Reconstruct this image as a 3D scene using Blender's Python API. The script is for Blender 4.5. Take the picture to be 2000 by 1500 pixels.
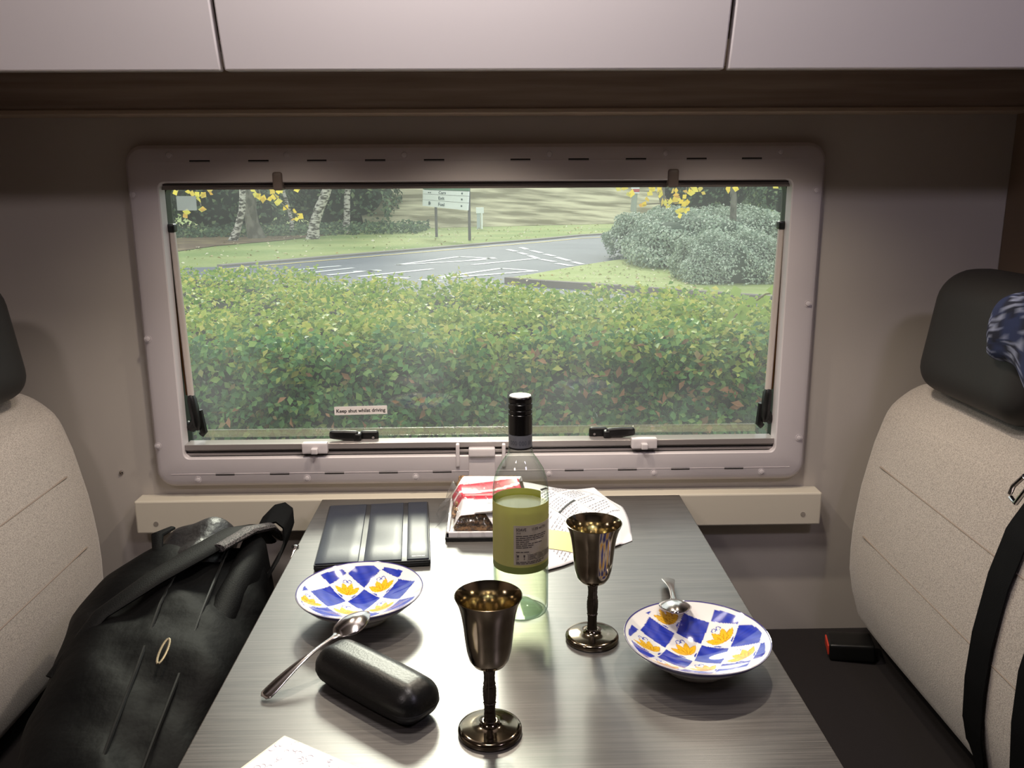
import bpy, bmesh, math, random
import numpy as np
from mathutils import Vector, Matrix
random.seed(7); rng = np.random.default_rng(7)
for o in list(bpy.data.objects): bpy.data.objects.remove(o)
S = bpy.context.scene; COL = S.collection
# ---------------------------------------------------------------- camera
F = 1680.; CZ = 1.323
PITCH, YAW, ROLL = math.radians(13.07), math.radians(1.2), math.radians(.32)
fw = Vector((math.sin(YAW)*math.cos(PITCH), math.cos(YAW)*math.cos(PITCH), -math.sin(PITCH)))
rt = fw.cross(Vector((0, 0, 1))).normalized(); up = rt.cross(fw)
rt, up = rt*math.cos(ROLL)-up*math.sin(ROLL), up*math.cos(ROLL)+rt*math.sin(ROLL)
cd = bpy.data.cameras.new('camera'); cam = bpy.data.objects.new('camera', cd); COL.objects.link(cam)
cd.sensor_width = 36; cd.lens = 36*F/2000; cd.clip_start = .02; cd.clip_end = 400
M4 = Matrix((rt, up, -fw)).transposed().to_4x4(); M4.translation = (0, 0, CZ); cam.matrix_world = M4
S.camera = cam
def ray(u, v): return rt*((u-1000)/F)-up*((v-750)/F)+fw
def atY(u, v, y): d = ray(u, v); return Vector((0, 0, CZ))+d*(y/d.y)       # point of the photo on a plane y / z / x
def atZ(u, v, z): d = ray(u, v); return Vector((0, 0, CZ))+d*((z-CZ)/d.z)
def atX(u, v, x): d = ray(u, v); return Vector((0, 0, CZ))+d*(x/d.x)
# ---------------------------------------------------------------- colour management, sky, lights
S.view_settings.view_transform = 'Standard'; S.view_settings.look = 'None'
S.view_settings.exposure = 0.12; S.view_settings.gamma = 1; S.view_settings.use_curve_mapping = False
W = bpy.data.worlds.new('sky'); S.world = W; W.use_nodes = True
wn = W.node_tree; wn.nodes.clear()
wo = wn.nodes.new('ShaderNodeOutputWorld'); wb = wn.nodes.new('ShaderNodeBackground')
tc = wn.nodes.new('ShaderNodeTexCoord'); nz = wn.nodes.new('ShaderNodeTexNoise'); rp = wn.nodes.new('ShaderNodeValToRGB')
nz.inputs['Scale'].default_value = 2.2; nz.inputs['Detail'].default_value = 5
rp.color_ramp.elements[0].position = .3; rp.color_ramp.elements[0].color = (.80, .86, .95, 1)
rp.color_ramp.elements[1].position = .7; rp.color_ramp.elements[1].color = (1, 1, .98, 1)
wn.links.new(tc.outputs['Generated'], nz.inputs['Vector']); wn.links.new(nz.outputs[0], rp.inputs[0])
wn.links.new(rp.outputs[0], wb.inputs[0]); wn.links.new(wb.outputs[0], wo.inputs[0])
wb.inputs[1].default_value = 1.6
def light(name, kind, loc, power, color, size=.1, look=None, angle=None, blend=.5):
    d = bpy.data.lights.new(name, kind); o = bpy.data.objects.new(name, d); COL.objects.link(o)
    d.energy = power; d.color = color; o.location = loc
    if kind == 'AREA': d.shape = 'DISK'; d.size = size
    elif kind == 'SUN': d.angle = size
    else: d.shadow_soft_size = size
    if kind == 'SPOT': d.spot_size = angle; d.spot_blend = blend
    if look is not None: o.rotation_euler = (Vector(look)-Vector(loc)).to_track_quat('-Z', 'Y').to_euler()
    return o
WARM = (1, .86, .68)
SPOTS = [(-.36, 1.29), (-.02, 1.29), (.40, 1.29)]
for i, (x, y) in enumerate(SPOTS):
    light('spot_light', 'SPOT', (x, y, 1.492), (7, 12, 7)[i], WARM, .016, (x, y-.03, .75), math.radians(135), 1.0)
light('ceiling_light', 'AREA', (-.05, .80, 1.97), 6.4, (1, .91, .86), .24, (-.05, .85, 0))
light('ceiling_light', 'AREA', (.75, .1, 1.975), 4.2, (.86, .78, 1), .22, (.75, .1, 0))
light('ceiling_light', 'AREA', (-.75, .1, 1.975), 4.2, (1, .86, .84), .22, (-.75, .1, 0))
light('sun', 'SUN', (0, 20, 20), 2.6, (1, .93, .80), math.radians(11), (3, 0, 0))   # low sun veiled by thin cloud, ahead of the window
S.objects['sun'].rotation_euler = Vector((.07*.87, -.87, -.50)).to_track_quat('-Z', 'Y').to_euler()
cy = S.cycles
cy.max_bounces = 8; cy.diffuse_bounces = 4; cy.glossy_bounces = 5; cy.transmission_bounces = 6; cy.transparent_max_bounces = 24
cy.use_denoising = True; cy.sample_clamp_indirect = 6; cy.caustics_refractive = False
# ---------------------------------------------------------------- materials
def lin(c): return tuple(((v/255)/12.92 if v/255 <= .04045 else ((v/255+.055)/1.055)**2.4) for v in c)
MATS = {}
def new_mat(name):
    m = bpy.data.materials.new(name); m.use_nodes = True; m.node_tree.nodes.clear(); return m, m.node_tree
def pm(name, rgb, rough=.5, metal=0., spec=.5, bump=None, var=None, sheen=0, coat=0, aniso=0, obj_coords=True, trans=0, island=None):
    """rgb in sRGB 0-255. bump=(scale_xyz, strength, dist); var=(rgb2, scale_xyz, lo, hi); island=[rgb...] random per island"""
    if name in MATS: return MATS[name]
    m, nt = new_mat(name); N, L = nt.nodes, nt.links
    out = N.new('ShaderNodeOutputMaterial'); b = N.new('ShaderNodeBsdfPrincipled'); L.new(b.outputs[0], out.inputs[0])
    b.inputs['Base Color'].default_value = (*lin(rgb), 1); b.inputs['Roughness'].default_value = rough
    b.inputs['Metallic'].default_value = metal; b.inputs['Specular IOR Level'].default_value = spec
    b.inputs['Sheen Weight'].default_value = sheen; b.inputs['Coat Weight'].default_value = coat; b.inputs['Coat Roughness'].default_value = .08
    b.inputs['Anisotropic'].default_value = aniso
    if trans and not island:
        tr = N.new('ShaderNodeBsdfTranslucent'); mx = N.new('ShaderNodeMixShader'); mx.inputs[0].default_value = trans
        tr.inputs[0].default_value = (*lin(rgb), 1); L.new(b.outputs[0], mx.inputs[1]); L.new(tr.outputs[0], mx.inputs[2]); L.new(mx.outputs[0], out.inputs[0])
    if bump or var:
        t = N.new('ShaderNodeTexCoord')
    def noise(sc, detail=3):
        mp = N.new('ShaderNodeMapping'); mp.inputs['Scale'].default_value = sc; L.new(t.outputs['Object'], mp.inputs[0])
        n = N.new('ShaderNodeTexNoise'); n.inputs['Scale'].default_value = 1; n.inputs['Detail'].default_value = detail
        L.new(mp.outputs[0], n.inputs['Vector']); return n
    if var:
        n = noise(var[1]); r = N.new('ShaderNodeValToRGB'); L.new(n.outputs[0], r.inputs[0])
        r.color_ramp.elements[0].position = var[2]; r.color_ramp.elements[0].color = (*lin(rgb), 1)
        r.color_ramp.elements[1].position = var[3]; r.color_ramp.elements[1].color = (*lin(var[0]), 1)
        L.new(r.outputs[0], b.inputs['Base Color'])
    if island:
        g = N.new('ShaderNodeNewGeometry'); r = N.new('ShaderNodeValToRGB'); r.color_ramp.interpolation = 'LINEAR'
        while len(r.color_ramp.elements) < len(island): r.color_ramp.elements.new(.5)
        for i, c in enumerate(island):
            r.color_ramp.elements[i].position = c[1]; r.color_ramp.elements[i].color = (*lin(c[0]), 1)
        L.new(g.outputs['Random Per Island'], r.inputs[0]); L.new(r.outputs[0], b.inputs['Base Color'])
        if trans:
            tr = N.new('ShaderNodeBsdfTranslucent'); mx = N.new('ShaderNodeMixShader'); mx.inputs[0].default_value = trans
            L.new(r.outputs[0], tr.inputs[0]); L.new(b.outputs[0], mx.inputs[1]); L.new(tr.outputs[0], mx.inputs[2]); L.new(mx.outputs[0], out.inputs[0])
    if bump:
        n = noise(bump[0], 5); bp = N.new('ShaderNodeBump'); bp.inputs['Strength'].default_value = bump[1]; bp.inputs['Distance'].default_value = bump[2]
        L.new(n.outputs[0], bp.inputs['Height']); L.new(bp.outputs[0], b.inputs['Normal'])
    MATS[name] = m; return m
def attr_mat(name, rough=.1, coat=.0):
    if name in MATS: return MATS[name]
    m, nt = new_mat(name); N, L = nt.nodes, nt.links
    out = N.new('ShaderNodeOutputMaterial'); b = N.new('ShaderNodeBsdfPrincipled'); a = N.new('ShaderNodeAttribute'); a.attribute_name = 'paint'
    L.new(a.outputs['Color'], b.inputs['Base Color']); L.new(b.outputs[0], out.inputs[0]); b.inputs['Roughness'].default_value = rough
    b.inputs['Coat Weight'].default_value = coat
    MATS[name] = m; return m
def clear_mat(name, tint, edge, rough=.0, gloss=1., dirt_or_glare=0., dirt_or_glare_rgb=(220, 225, 225), ior=1.5, noise=None):
    """thin clear sheet: tinted transparency, darker towards grazing, Fresnel gloss, optional diffusing dirt film"""
    m, nt = new_mat(name); N, L = nt.nodes, nt.links
    out = N.new('ShaderNodeOutputMaterial'); tr = N.new('ShaderNodeBsdfTransparent'); gl = N.new('ShaderNodeBsdfGlossy')
    gl.inputs['Roughness'].default_value = rough
    lw = N.new('ShaderNodeLayerWeight'); lw.inputs[0].default_value = .25
    mc = N.new('ShaderNodeMix'); mc.data_type = 'RGBA'; mc.inputs[6].default_value = (*tint, 1); mc.inputs[7].default_value = (*edge, 1)
    pw = N.new('ShaderNodeMath'); pw.operation = 'POWER'; pw.inputs[1].default_value = 3.; lw.inputs[0].default_value = .5; L.new(lw.outputs['Facing'], pw.inputs[0]); L.new(pw.outputs[0], mc.inputs[0]); L.new(mc.outputs[2], tr.inputs[0])
    fr = N.new('ShaderNodeFresnel'); ge = N.new('ShaderNodeNewGeometry'); ii = N.new('ShaderNodeMapRange'); ii.inputs[3].default_value = ior; ii.inputs[4].default_value = 1/ior; L.new(ge.outputs['Backfacing'], ii.inputs[0]); L.new(ii.outputs[0], fr.inputs[0])   # same Fresnel from both sides of the sheet
    mu = N.new('ShaderNodeMath'); mu.operation = 'MULTIPLY'; mu.inputs[1].default_value = gloss; L.new(fr.outputs[0], mu.inputs[0])
    mx = N.new('ShaderNodeMixShader'); L.new(mu.outputs[0], mx.inputs[0]); L.new(tr.outputs[0], mx.inputs[1]); L.new(gl.outputs[0], mx.inputs[2])
    last = mx
    if dirt_or_glare:
        df = N.new('ShaderNodeBsdfDiffuse'); tl = N.new('ShaderNodeBsdfTranslucent'); m2 = N.new('ShaderNodeMixShader'); m3 = N.new('ShaderNodeMixShader')
        for s in (df, tl): s.inputs[0].default_value = (*lin(dirt_or_glare_rgb), 1)
        m2.inputs[0].default_value = .8; L.new(df.outputs[0], m2.inputs[1]); L.new(tl.outputs[0], m2.inputs[2])
        L.new(mx.outputs[0], m3.inputs[1]); L.new(m2.outputs[0], m3.inputs[2]); m3.inputs[0].default_value = dirt_or_glare
        if noise:
            t = N.new('ShaderNodeTexCoord'); n = N.new('ShaderNodeTexNoise'); n.inputs['Scale'].default_value = 3.; n.inputs['Detail'].default_value = 4
            L.new(t.outputs['Object'], n.inputs['Vector'])
            sp = N.new('ShaderNodeTexVoronoi'); sp.inputs['Scale'].default_value = 55; L.new(t.outputs['Object'], sp.inputs['Vector'])
            # sparse drop marks dried onto the sheet
            r2 = N.new('ShaderNodeValToRGB'); r2.color_ramp.elements[0].position = .0; r2.color_ramp.elements[0].color = (1, 1, 1, 1); r2.color_ramp.elements[1].position = .085; r2.color_ramp.elements[1].color = (0, 0, 0, 1)
            L.new(sp.outputs['Distance'], r2.inputs[0])
            sel = N.new('ShaderNodeMath'); sel.operation = 'GREATER_THAN'; sel.inputs[1].default_value = .8; L.new(sp.outputs['Color'], sel.inputs[0])
            dm = N.new('ShaderNodeMath'); dm.operation = 'MULTIPLY'; L.new(r2.outputs[0], dm.inputs[0]); L.new(sel.outputs[0], dm.inputs[1])
            mr = N.new('ShaderNodeMapRange'); mr.inputs[1].default_value = .3; mr.inputs[2].default_value = .72; mr.inputs[3].default_value = dirt_or_glare*.5; mr.inputs[4].default_value = dirt_or_glare*1.8
            L.new(n.outputs[0], mr.inputs[0])
            ma = N.new('ShaderNodeMath'); ma.operation = 'MULTIPLY_ADD'; ma.inputs[1].default_value = .22; L.new(dm.outputs[0], ma.inputs[0]); L.new(mr.outputs[0], ma.inputs[2])
            L.new(ma.outputs[0], m3.inputs[0])
        last = m3
    L.new(last.outputs[0], out.inputs[0]); MATS[name] = m; return m
# ---------------------------------------------------------------- mesh helpers
class MB:
    def __init__(s): s.v = []; s.f = []
    def add(s, vs, fs):
        n = len(s.v); s.v += [tuple(p) for p in vs]; s.f += [tuple(i+n for i in f) for f in fs]; return s
    def box(s, x0, x1, y0, y1, z0, z1, M=None):
        vs = [Vector((x, y, z)) for z in (z0, z1) for y in (y0, y1) for x in (x0, x1)]
        if M is not None: vs = [M @ v for v in vs]
        return s.add(vs, [(0, 2, 3, 1), (4, 5, 7, 6), (0, 1, 5, 4), (2, 6, 7, 3), (0, 4, 6, 2), (1, 3, 7, 5)])
    def tube(s, pts, r, n=8, cap=True, ry=None):
        """round (or flattened) tube through pts, r a number or one per point"""
        pts = [Vector(p) for p in pts]; k = len(pts); rs = r if hasattr(r, '__len__') else [r]*k
        base = len(s.v); prev = None; vs = []; fs = []
        for i, p in enumerate(pts):
            t = (pts[min(i+1, k-1)]-pts[max(i-1, 0)]).normalized()
            if prev is None:
                a = Vector((0, 0, 1)) if abs(t.z) < .9 else Vector((1, 0, 0)); n1 = t.cross(a).normalized()
            else: n1 = (prev-t*prev.dot(t)).normalized()
            prev = n1; n2 = t.cross(n1)
            for j in range(n):
                a = 2*math.pi*j/n; vs.append(p+n1*math.cos(a)*rs[i]+n2*math.sin(a)*rs[i]*(ry or 1))
        for i in range(k-1):
            for j in range(n):
                a, b = i*n+j, i*n+(j+1) % n; fs.append((a, b, b+n, a+n))
        if cap: fs += [tuple(range(n))[::-1], tuple((k-1)*n+j for j in range(n))]
        return s.add(vs, fs)
    def lathe(s, prof, n=48, c=(0, 0, 0), close=False, caps=True):
        vs = []; fs = []; k = len(prof)
        for r, z in prof:
            for j in range(n):
                a = 2*math.pi*j/n; vs.append((c[0]+r*math.cos(a), c[1]+r*math.sin(a), c[2]+z))
        for i in range(k-1+(1 if close else 0)):
            i2 = (i+1) % k
            for j in range(n):
                fs.append((i*n+j, i*n+(j+1) % n, i2*n+(j+1) % n, i2*n+j))
        if not close and caps:
            if prof[0][0] > 1e-5: fs.append(tuple(range(n))[::-1])
            if prof[-1][0] > 1e-5: fs.append(tuple((k-1)*n+j for j in range(n)))
        return s.add(vs, fs)
    def ribbon(s, pts, widths, dirs, th=.0012):
        """flat band of given width direction per point with real thickness"""
        k = len(pts); vs = []; fs = []
        for i, p in enumerate(pts):
            p = Vector(p); d = Vector(dirs[i] if isinstance(dirs, list) else dirs).normalized(); w = widths if not hasattr(widths, '__len__') else widths[i]
            t = (Vector(pts[min(i+1, k-1)])-Vector(pts[max(i-1, 0)])).normalized(); nn = t.cross(d).normalized()*th/2
            vs += [p-d*w/2-nn, p+d*w/2-nn, p+d*w/2+nn, p-d*w/2+nn]
        for i in range(k-1):
            a = i*4
            for j in range(4): fs.append((a+j, a+(j+1) % 4, a+4+(j+1) % 4, a+4+j))
        fs += [(3, 2, 1, 0), tuple(4*(k-1)+j for j in range(4))]
        return s.add(vs, fs)
    def rbox(s, c, h, r, n=4, warp=None, M=None):
        """rounded box centre c, half sizes h, edge radius r"""
        hx, hy, hz = h; inner = [max(a-r, 0) for a in h]; seen = {}; vs = []; fs = []
        m = n+2
        def ticks(a):
            e = max(a-r, 0); out = [-a+r*(1-math.cos(i*math.pi/2/n)) for i in range(n)]
            mid = [-e+2*e*i/m for i in range(m+1)]
            return out+mid+[-q for q in reversed(out)]
        T = [ticks(a) for a in h]; L3 = [len(t) for t in T]
        def vid(i, j, k):
            if (i, j, k) in seen: return seen[(i, j, k)]
            p = [T[0][i], T[1][j], T[2][k]]; q = [max(-inner[a], min(inner[a], p[a])) for a in range(3)]
            d = Vector([p[a]-q[a] for a in range(3)])
            if d.length > 1e-9: d = d.normalized()*r
            v = Vector(q)+d
            if warp: v = Vector(warp(v))
            v = v+Vector(c)
            if M is not None: v = M @ v
            seen[(i, j, k)] = len(vs); vs.append(v); return seen[(i, j, k)]
        for ax in range(3):
            a1, a2 = [(1, 2), (2, 0), (0, 1)][ax]
            for side in (0, L3[ax]-1):
                for i in range(L3[a1]-1):
                    for j in range(L3[a2]-1):
                        ids = []
                        for di, dj in ((0, 0), (1, 0), (1, 1), (0, 1)):
                            t = [0, 0, 0]; t[ax] = side; t[a1] = i+di; t[a2] = j+dj; ids.append(vid(*t))
                        fs.append(tuple(ids) if side else tuple(ids[::-1]))
        return s.add(vs, fs)
    def mesh(s, name, mat=None, smooth=True, sharp=35):
        me = bpy.data.meshes.new(name); me.from_pydata(s.v, [], s.f); me.validate(); me.update()
        if smooth:
            me.polygons.foreach_set('use_smooth', [True]*len(me.polygons)); me.set_sharp_from_angle(angle=math.radians(sharp))
        if mat: me.materials.append(mat)
        return me
    def build(s, name, mat, parent=None, smooth=True, sharp=35, **props):
        return link(name, s.mesh(name, mat, smooth, sharp), parent, **props)
def link(name, data, parent=None, **props):
    o = bpy.data.objects.new(name, data); COL.objects.link(o)
    if parent is not None:
        o.parent = parent; o.matrix_parent_inverse = parent_world(parent).inverted()
    for k, v in props.items(): o[k] = v
    return o
def parent_world(p):
    m = Matrix.LocRotScale(p.location, p.rotation_euler, p.scale)
    return (parent_world(p.parent) @ p.matrix_parent_inverse @ m) if p.parent else m
def thing(name, label, cat, loc=(0, 0, 0), group=None, kind=None):
    o = link(name, None); o.location = loc; o.empty_display_size = .05
    if label: o['label'] = label
    if cat: o['category'] = cat
    if group: o['group'] = group
    if kind: o['kind'] = kind
    return o
def bevel(o, w, seg=2):
    m = o.modifiers.new('bevel', 'BEVEL'); m.width = w; m.segments = seg; m.limit_method = 'ANGLE'; return o
def text_geo(body, size, align='LEFT', bold=0, sx=1., extrude=0):
    c = bpy.data.curves.new('t', 'FONT'); c.body = body; c.size = size; c.align_x = align; c.offset = bold; c.resolution_u = 2; c.extrude = extrude
    o = bpy.data.objects.new('t', c); COL.objects.link(o); dg = bpy.context.evaluated_depsgraph_get(); me = o.evaluated_get(dg).to_mesh()
    vs = [Vector((v.co.x*sx, v.co.y, v.co.z)) for v in me.vertices]; fs = [tuple(p.vertices) for p in me.polygons]
    bpy.data.objects.remove(o); bpy.data.curves.remove(c); return vs, fs
def bars(mb, x0, x1, y, h, fn, seed=0, gap=.0016):
    """a run of print too small to read, as word-length bars; fn maps (x,y) to 3D"""
    r = random.Random(seed); x = x0
    while x < x1-.002:
        w = min(r.uniform(.003, .009), x1-x); mb.add([fn(x, y), fn(x+w, y), fn(x+w, y+h), fn(x, y+h)], [(0, 1, 2, 3)]); x += w+gap
def rrect(x0, x1, z0, z1, r, n=6):
    pts = []
    for cx, cz, a0 in ((x1-r, z1-r, 0), (x0+r, z1-r, 90), (x0+r, z0+r, 180), (x1-r, z0+r, 270)):
        for i in range(n+1):
            a = math.radians(a0+90*i/n); pts.append((cx+r*math.cos(a), cz+r*math.sin(a)))
    return pts
def loops(mb, ls, close=False):
    """ls: list of (points2d, y) rings of equal count in the x-z plane"""
    n = len(ls[0][0]); vs = [(p[0], y, p[1]) for pts, y in ls for p in pts]; fs = []
    k = len(ls)
    for i in range(k if close else k-1):
        i2 = (i+1) % k
        for j in range(n): fs.append((i*n+j, i*n+(j+1) % n, i2*n+(j+1) % n, i2*n+j))
    return mb.add(vs, fs)
def leaf_mesh(name, C, Nn, size, mat, aspect=.62, fold=.18):
    n = len(C); Nn = Nn/np.linalg.norm(Nn, axis=1, keepdims=True)
    a = rng.normal(size=(n, 3)); t = np.cross(Nn, a); t /= np.linalg.norm(t, axis=1, keepdims=True); b = np.cross(Nn, t)
    s = size[:, None]
    base = C-t*s*.5; tip = C+t*s*.5; l = C-b*s*aspect/2+Nn*s*fold; r = C+b*s*aspect/2+Nn*s*fold
    l2 = l; V = np.stack([base, l, tip, r, C], 1).reshape(-1, 3)
    idx = (np.arange(n)*5)[:, None]; T = np.concatenate([idx+[0, 4, 1], idx+[0, 3, 4], idx+[4, 2, 1], idx+[4, 3, 2]], 1).reshape(-1)
    me = bpy.data.meshes.new(name); me.vertices.add(len(V)); me.vertices.foreach_set('co', V.ravel().astype(np.float32))
    m = len(T)//3; me.loops.add(len(T)); me.loops.foreach_set('vertex_index', T.astype(np.int32))
    me.polygons.add(m); me.polygons.foreach_set('loop_start', (np.arange(m)*3).astype(np.int32)); me.polygons.foreach_set('loop_total', np.full(m, 3, np.int32))
    me.update(); me.materials.append(mat); return me

# ================================================================ MATERIALS
m_wall = pm('wall_board', (188, 181, 173), .55, var=((180, 173, 166), (3, 3, 3), .3, .7), bump=((900, 900, 900), .05, .001))
m_plastic = pm('frame_plastic', (204, 197, 200), .38)
m_plastic2 = pm('rail_grey', (150, 143, 142), .3, metal=.35)
m_groove = pm('dark_gap', (22, 18, 18), .8)
m_cream = pm('cream_board', (204, 197, 182), .5)
m_woodd = pm('grey_brown_wood', (168, 152, 138), .5, var=((136, 120, 108), (3, 30, 60), .35, .7), bump=((4, 60, 120), .1, .001))
m_door = pm('gloss_white_door', (238, 232, 234), .14, coat=.6)
m_brown = pm('brown_panel', (110, 92, 76), .5)
m_fabric = pm('pale_woven_fabric', (192, 182, 172), .9, sheen=.3, var=((150, 140, 132), (620, 420, 620), .38, .66), bump=((700, 420, 700), .5, .0012))
m_dark = pm('dark_fabric', (34, 30, 30), .9, sheen=.05, spec=.2, bump=((500, 500, 500), .25, .001))
m_headr = pm('black_leatherette', (26, 23, 21), .6, bump=((400, 400, 400), .15, .0006))
m_bag = pm('black_nylon', (4, 4, 5), .62, spec=.09, bump=((14, 10, 14), .5, .012))
m_bag2 = pm('black_padding', (8, 8, 9), .65, spec=.12, bump=((500, 500, 500), .4, .0015))
m_mesh = pm('grey_mesh', (92, 86, 86), .7, var=((24, 22, 24), (420, 420, 420), .45, .55))
m_web = pm('black_webbing', (8, 8, 9), .7, spec=.15, bump=((60, 900, 900), .3, .001))
m_steel = pm('steel', (205, 200, 198), .17, 1)
m_silver = pm('tarnished_silver', (138, 128, 112), .12, 1, var=((98, 86, 72), (22, 22, 22), .4, .75))
m_silver2 = pm('engraved_silver', (84, 76, 68), .34, 1, bump=((240, 240, 240), .7, .0012))
m_blackp = pm('black_plastic', (16, 16, 16), .35)
m_caseb = pm('black_leather_case', (12, 12, 12), .36, spec=.4, bump=((330, 330, 330), .25, .0008))
m_tab = pm('tablet_cover', (46, 51, 62), .30, spec=.14, bump=((500, 500, 500), .15, .0004))
m_black = pm('black_soft', (12, 12, 13), .5)
m_white = pm('white_paper', (236, 234, 238), .6)
m_print = pm('print_grey', (150, 148, 156), .7)
m_ink = pm('print_black', (28, 26, 28), .7)
# table top: dark laminate with fine streaks running along its width
def table_mat():
    m, nt = new_mat('streaked_laminate'); N, L = nt.nodes, nt.links
    out = N.new('ShaderNodeOutputMaterial'); b = N.new('ShaderNodeBsdfPrincipled'); L.new(b.outputs[0], out.inputs[0])
    t = N.new('ShaderNodeTexCoord'); mp = N.new('ShaderNodeMapping'); mp.inputs['Scale'].default_value = (9, 420, 1); L.new(t.outputs['Object'], mp.inputs[0])
    n = N.new('ShaderNodeTexNoise'); n.inputs['Scale'].default_value = 1; n.inputs['Detail'].default_value = 6; L.new(mp.outputs[0], n.inputs['Vector'])
    r = N.new('ShaderNodeValToRGB'); L.new(n.outputs[0], r.inputs[0])
    r.color_ramp.elements[0].position = .36; r.color_ramp.elements[0].color = (*lin((54, 51, 49)), 1)
    r.color_ramp.elements[1].position = .66; r.color_ramp.elements[1].color = (*lin((84, 80, 76)), 1)
    L.new(r.outputs[0], b.inputs['Base Color'])
    b.inputs['Roughness'].default_value = .34; b.inputs['Specular IOR Level'].default_value = .5; b.inputs['IOR'].default_value = 2.1; b.inputs['Anisotropic'].default_value = .6
    tg = N.new('ShaderNodeCombineXYZ'); tg.inputs[1].default_value = 1; L.new(tg.outputs[0], b.inputs['Tangent'])
    bp = N.new('ShaderNodeBump'); bp.inputs['Strength'].default_value = .22; bp.inputs['Distance'].default_value = .0005
    L.new(n.outputs[0], bp.inputs['Height']); L.new(bp.outputs[0], b.inputs['Normal'])
    return m
m_table = table_mat()

# ================================================================ SETTING: the van's shell
WY = 1.57
def struct(name, mb, mat, **kw): return mb.build(name, mat, None, kind='structure', **kw)
struct('floor', MB().box(-1.35, 1.35, -.9, 1.62, -.02, 0), m_brown)
struct('ceiling', MB().box(-1.35, 1.35, -.9, 1.62, 1.99, 2.02), m_wall)
struct('wall_left', MB().box(-1.38, -1.35, -.9, 1.62, 0, 1.99), m_brown)
struct('wall_right', MB().box(1.35, 1.38, -.9, 1.62, 0, 1.99), m_brown)
struct('wall_back', MB().box(-1.35, 1.35, -.93, -.9, 0, 1.99), pm('dark_cupboards', (58, 50, 46), .6))
wx0, wx1, wz0, wz1 = -.598, .548, .812, 1.342
mb = MB()
ho = rrect(wx0, wx1, wz0, wz1, .02)
big = rrect(-1.35, 1.35, 0, 1.99, .001)
loops(mb, [(big, WY), (ho, WY), (ho, WY+.035), (big, WY+.035)], close=True)
wall = mb.build('wall_far', m_wall, kind='structure', smooth=False)
# little chrome screw in the wall board, left of the window
p = atY(238, 922, WY)
MB().lathe([(0, -.004), (.0034, -.003), (.0042, 0), (0, 0)], 14).build('screw', m_steel, wall).matrix_local = Matrix.Translation((p.x, WY-.0005, p.z)) @ Matrix.Rotation(-math.pi/2, 4, 'X')
# rail under the window
rail = bevel(struct('trim_1', MB().box(-.676, .6205, 1.53, WY, .685, .7495), m_cream, smooth=False), .003)
for u, v in ((305, 1023), (1568, 1004)):
    p = atY(u, v, 1.53)
    MB().lathe([(0, -.0012), (.0032, -.001), (.0046, 0), (.0046, .0004), (0, .0004)], 14).build('screw', m_steel, rail).matrix_local = Matrix.Translation((p.x, 1.5295, p.z)) @ Matrix.Rotation(math.pi/2, 4, 'X')
# wooden pelmet over the window and a thin lighter lip under it
struct('trim_2', MB().box(-1.35, .93, 1.50, WY, 1.446, 1.53), m_woodd, smooth=False)
bevel(struct('trim_3', MB().box(-1.35, .93, 1.496, WY, 1.439, 1.446), pm('grey_brown_wood_lip', (168, 150, 132), .5), smooth=False), .001)
bevel(struct('trim_4', MB().box(.928, 1.35, 1.44, WY, .0, 1.50), m_brown, smooth=False), .003)

# ================================================================ WINDOW
win = thing('window_1', None, None, (0, WY, 0), kind='structure')
YF = 1.545
o0 = (-.637, .589, .770, 1.392); i0 = (-.580, .529, .8275, 1.3285)
q = MB()
loops(q, [(rrect(*o0, .032), WY), (rrect(*o0, .032), WY-.012), (rrect(o0[0]+.006, o0[1]-.006, o0[2]+.006, o0[3]-.006, .028), YF+.004),
          (rrect(o0[0]+.014, o0[1]-.014, o0[2]+.014, o0[3]-.014, .022), YF), (rrect(i0[0]-.002, i0[1]+.002, i0[2]-.002, i0[3]+.002, .012), YF),
          (rrect(*i0, .011), YF+.002), (rrect(*i0, .011), WY+.004), (rrect(wx0, wx1, wz0, wz1, .02), WY+.004), (rrect(wx0, wx1, wz0, wz1, .02), WY)], close=True)
frame = q.build('inner_frame', m_plastic, win, sharp=28)
for u, v in [(330, 303), (560, 303), (790, 303), (1073, 301), (1300, 299), (1525, 296), (387, 937), (600, 934), (812, 931), (1072, 925), (1277, 923), (1487, 921),
             (261, 380), (289, 662), (309, 871), (1594, 371), (1578, 593), (1560, 855)]:
    p = atY(u, v, YF)
    if 'capm' not in globals():
        capm = MB().lathe([(.0065, .0002), (.0065, .0011), (.0056, .0011), (.0054, .0004), (.0046, .0004), (.0042, .0022), (.002, .0028), (0, .0029)], 20).mesh('screw_cap', m_plastic)
    o = link('screw_cap', capm, frame); o.matrix_local = Matrix.Translation((p.x, YF, p.z)) @ Matrix.Rotation(math.pi/2, 4, 'X')
slots = [(370, 410, 317.5), (485, 525, 318), (600, 638, 318), (713, 753, 317.5), (828, 868, 317), (997, 1036, 316), (1110, 1150, 315), (1222, 1262, 313.5), (1341, 1380, 312), (1449, 1488, 310.5),
         (421, 458, 924), (527, 565, 922), (634, 672, 920), (740, 777, 918), (845, 882, 917), (1103, 1140, 912), (1207, 1244, 911), (1311, 1347, 909.5), (1415, 1452, 908.5)]
for a, b, v in slots:
    p, p2 = atY(a, v, YF), atY(b, v, YF); zc = (p.z+p2.z)/2
    zc = 1.3645 if zc > 1 else .796
    MB().box(p.x, p2.x, YF-.0004, YF+.006, zc-.0019, zc+.0019).build('vent_slot', m_groove, frame, smooth=False)
for z in (1.3635, .797):   # shallow step along the slots
    MB().box(o0[0]+.03, o0[1]-.03, YF-.0007, YF+.002, z-.0004, z+.0004).build('step_line', m_plastic, frame, smooth=False)
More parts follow.
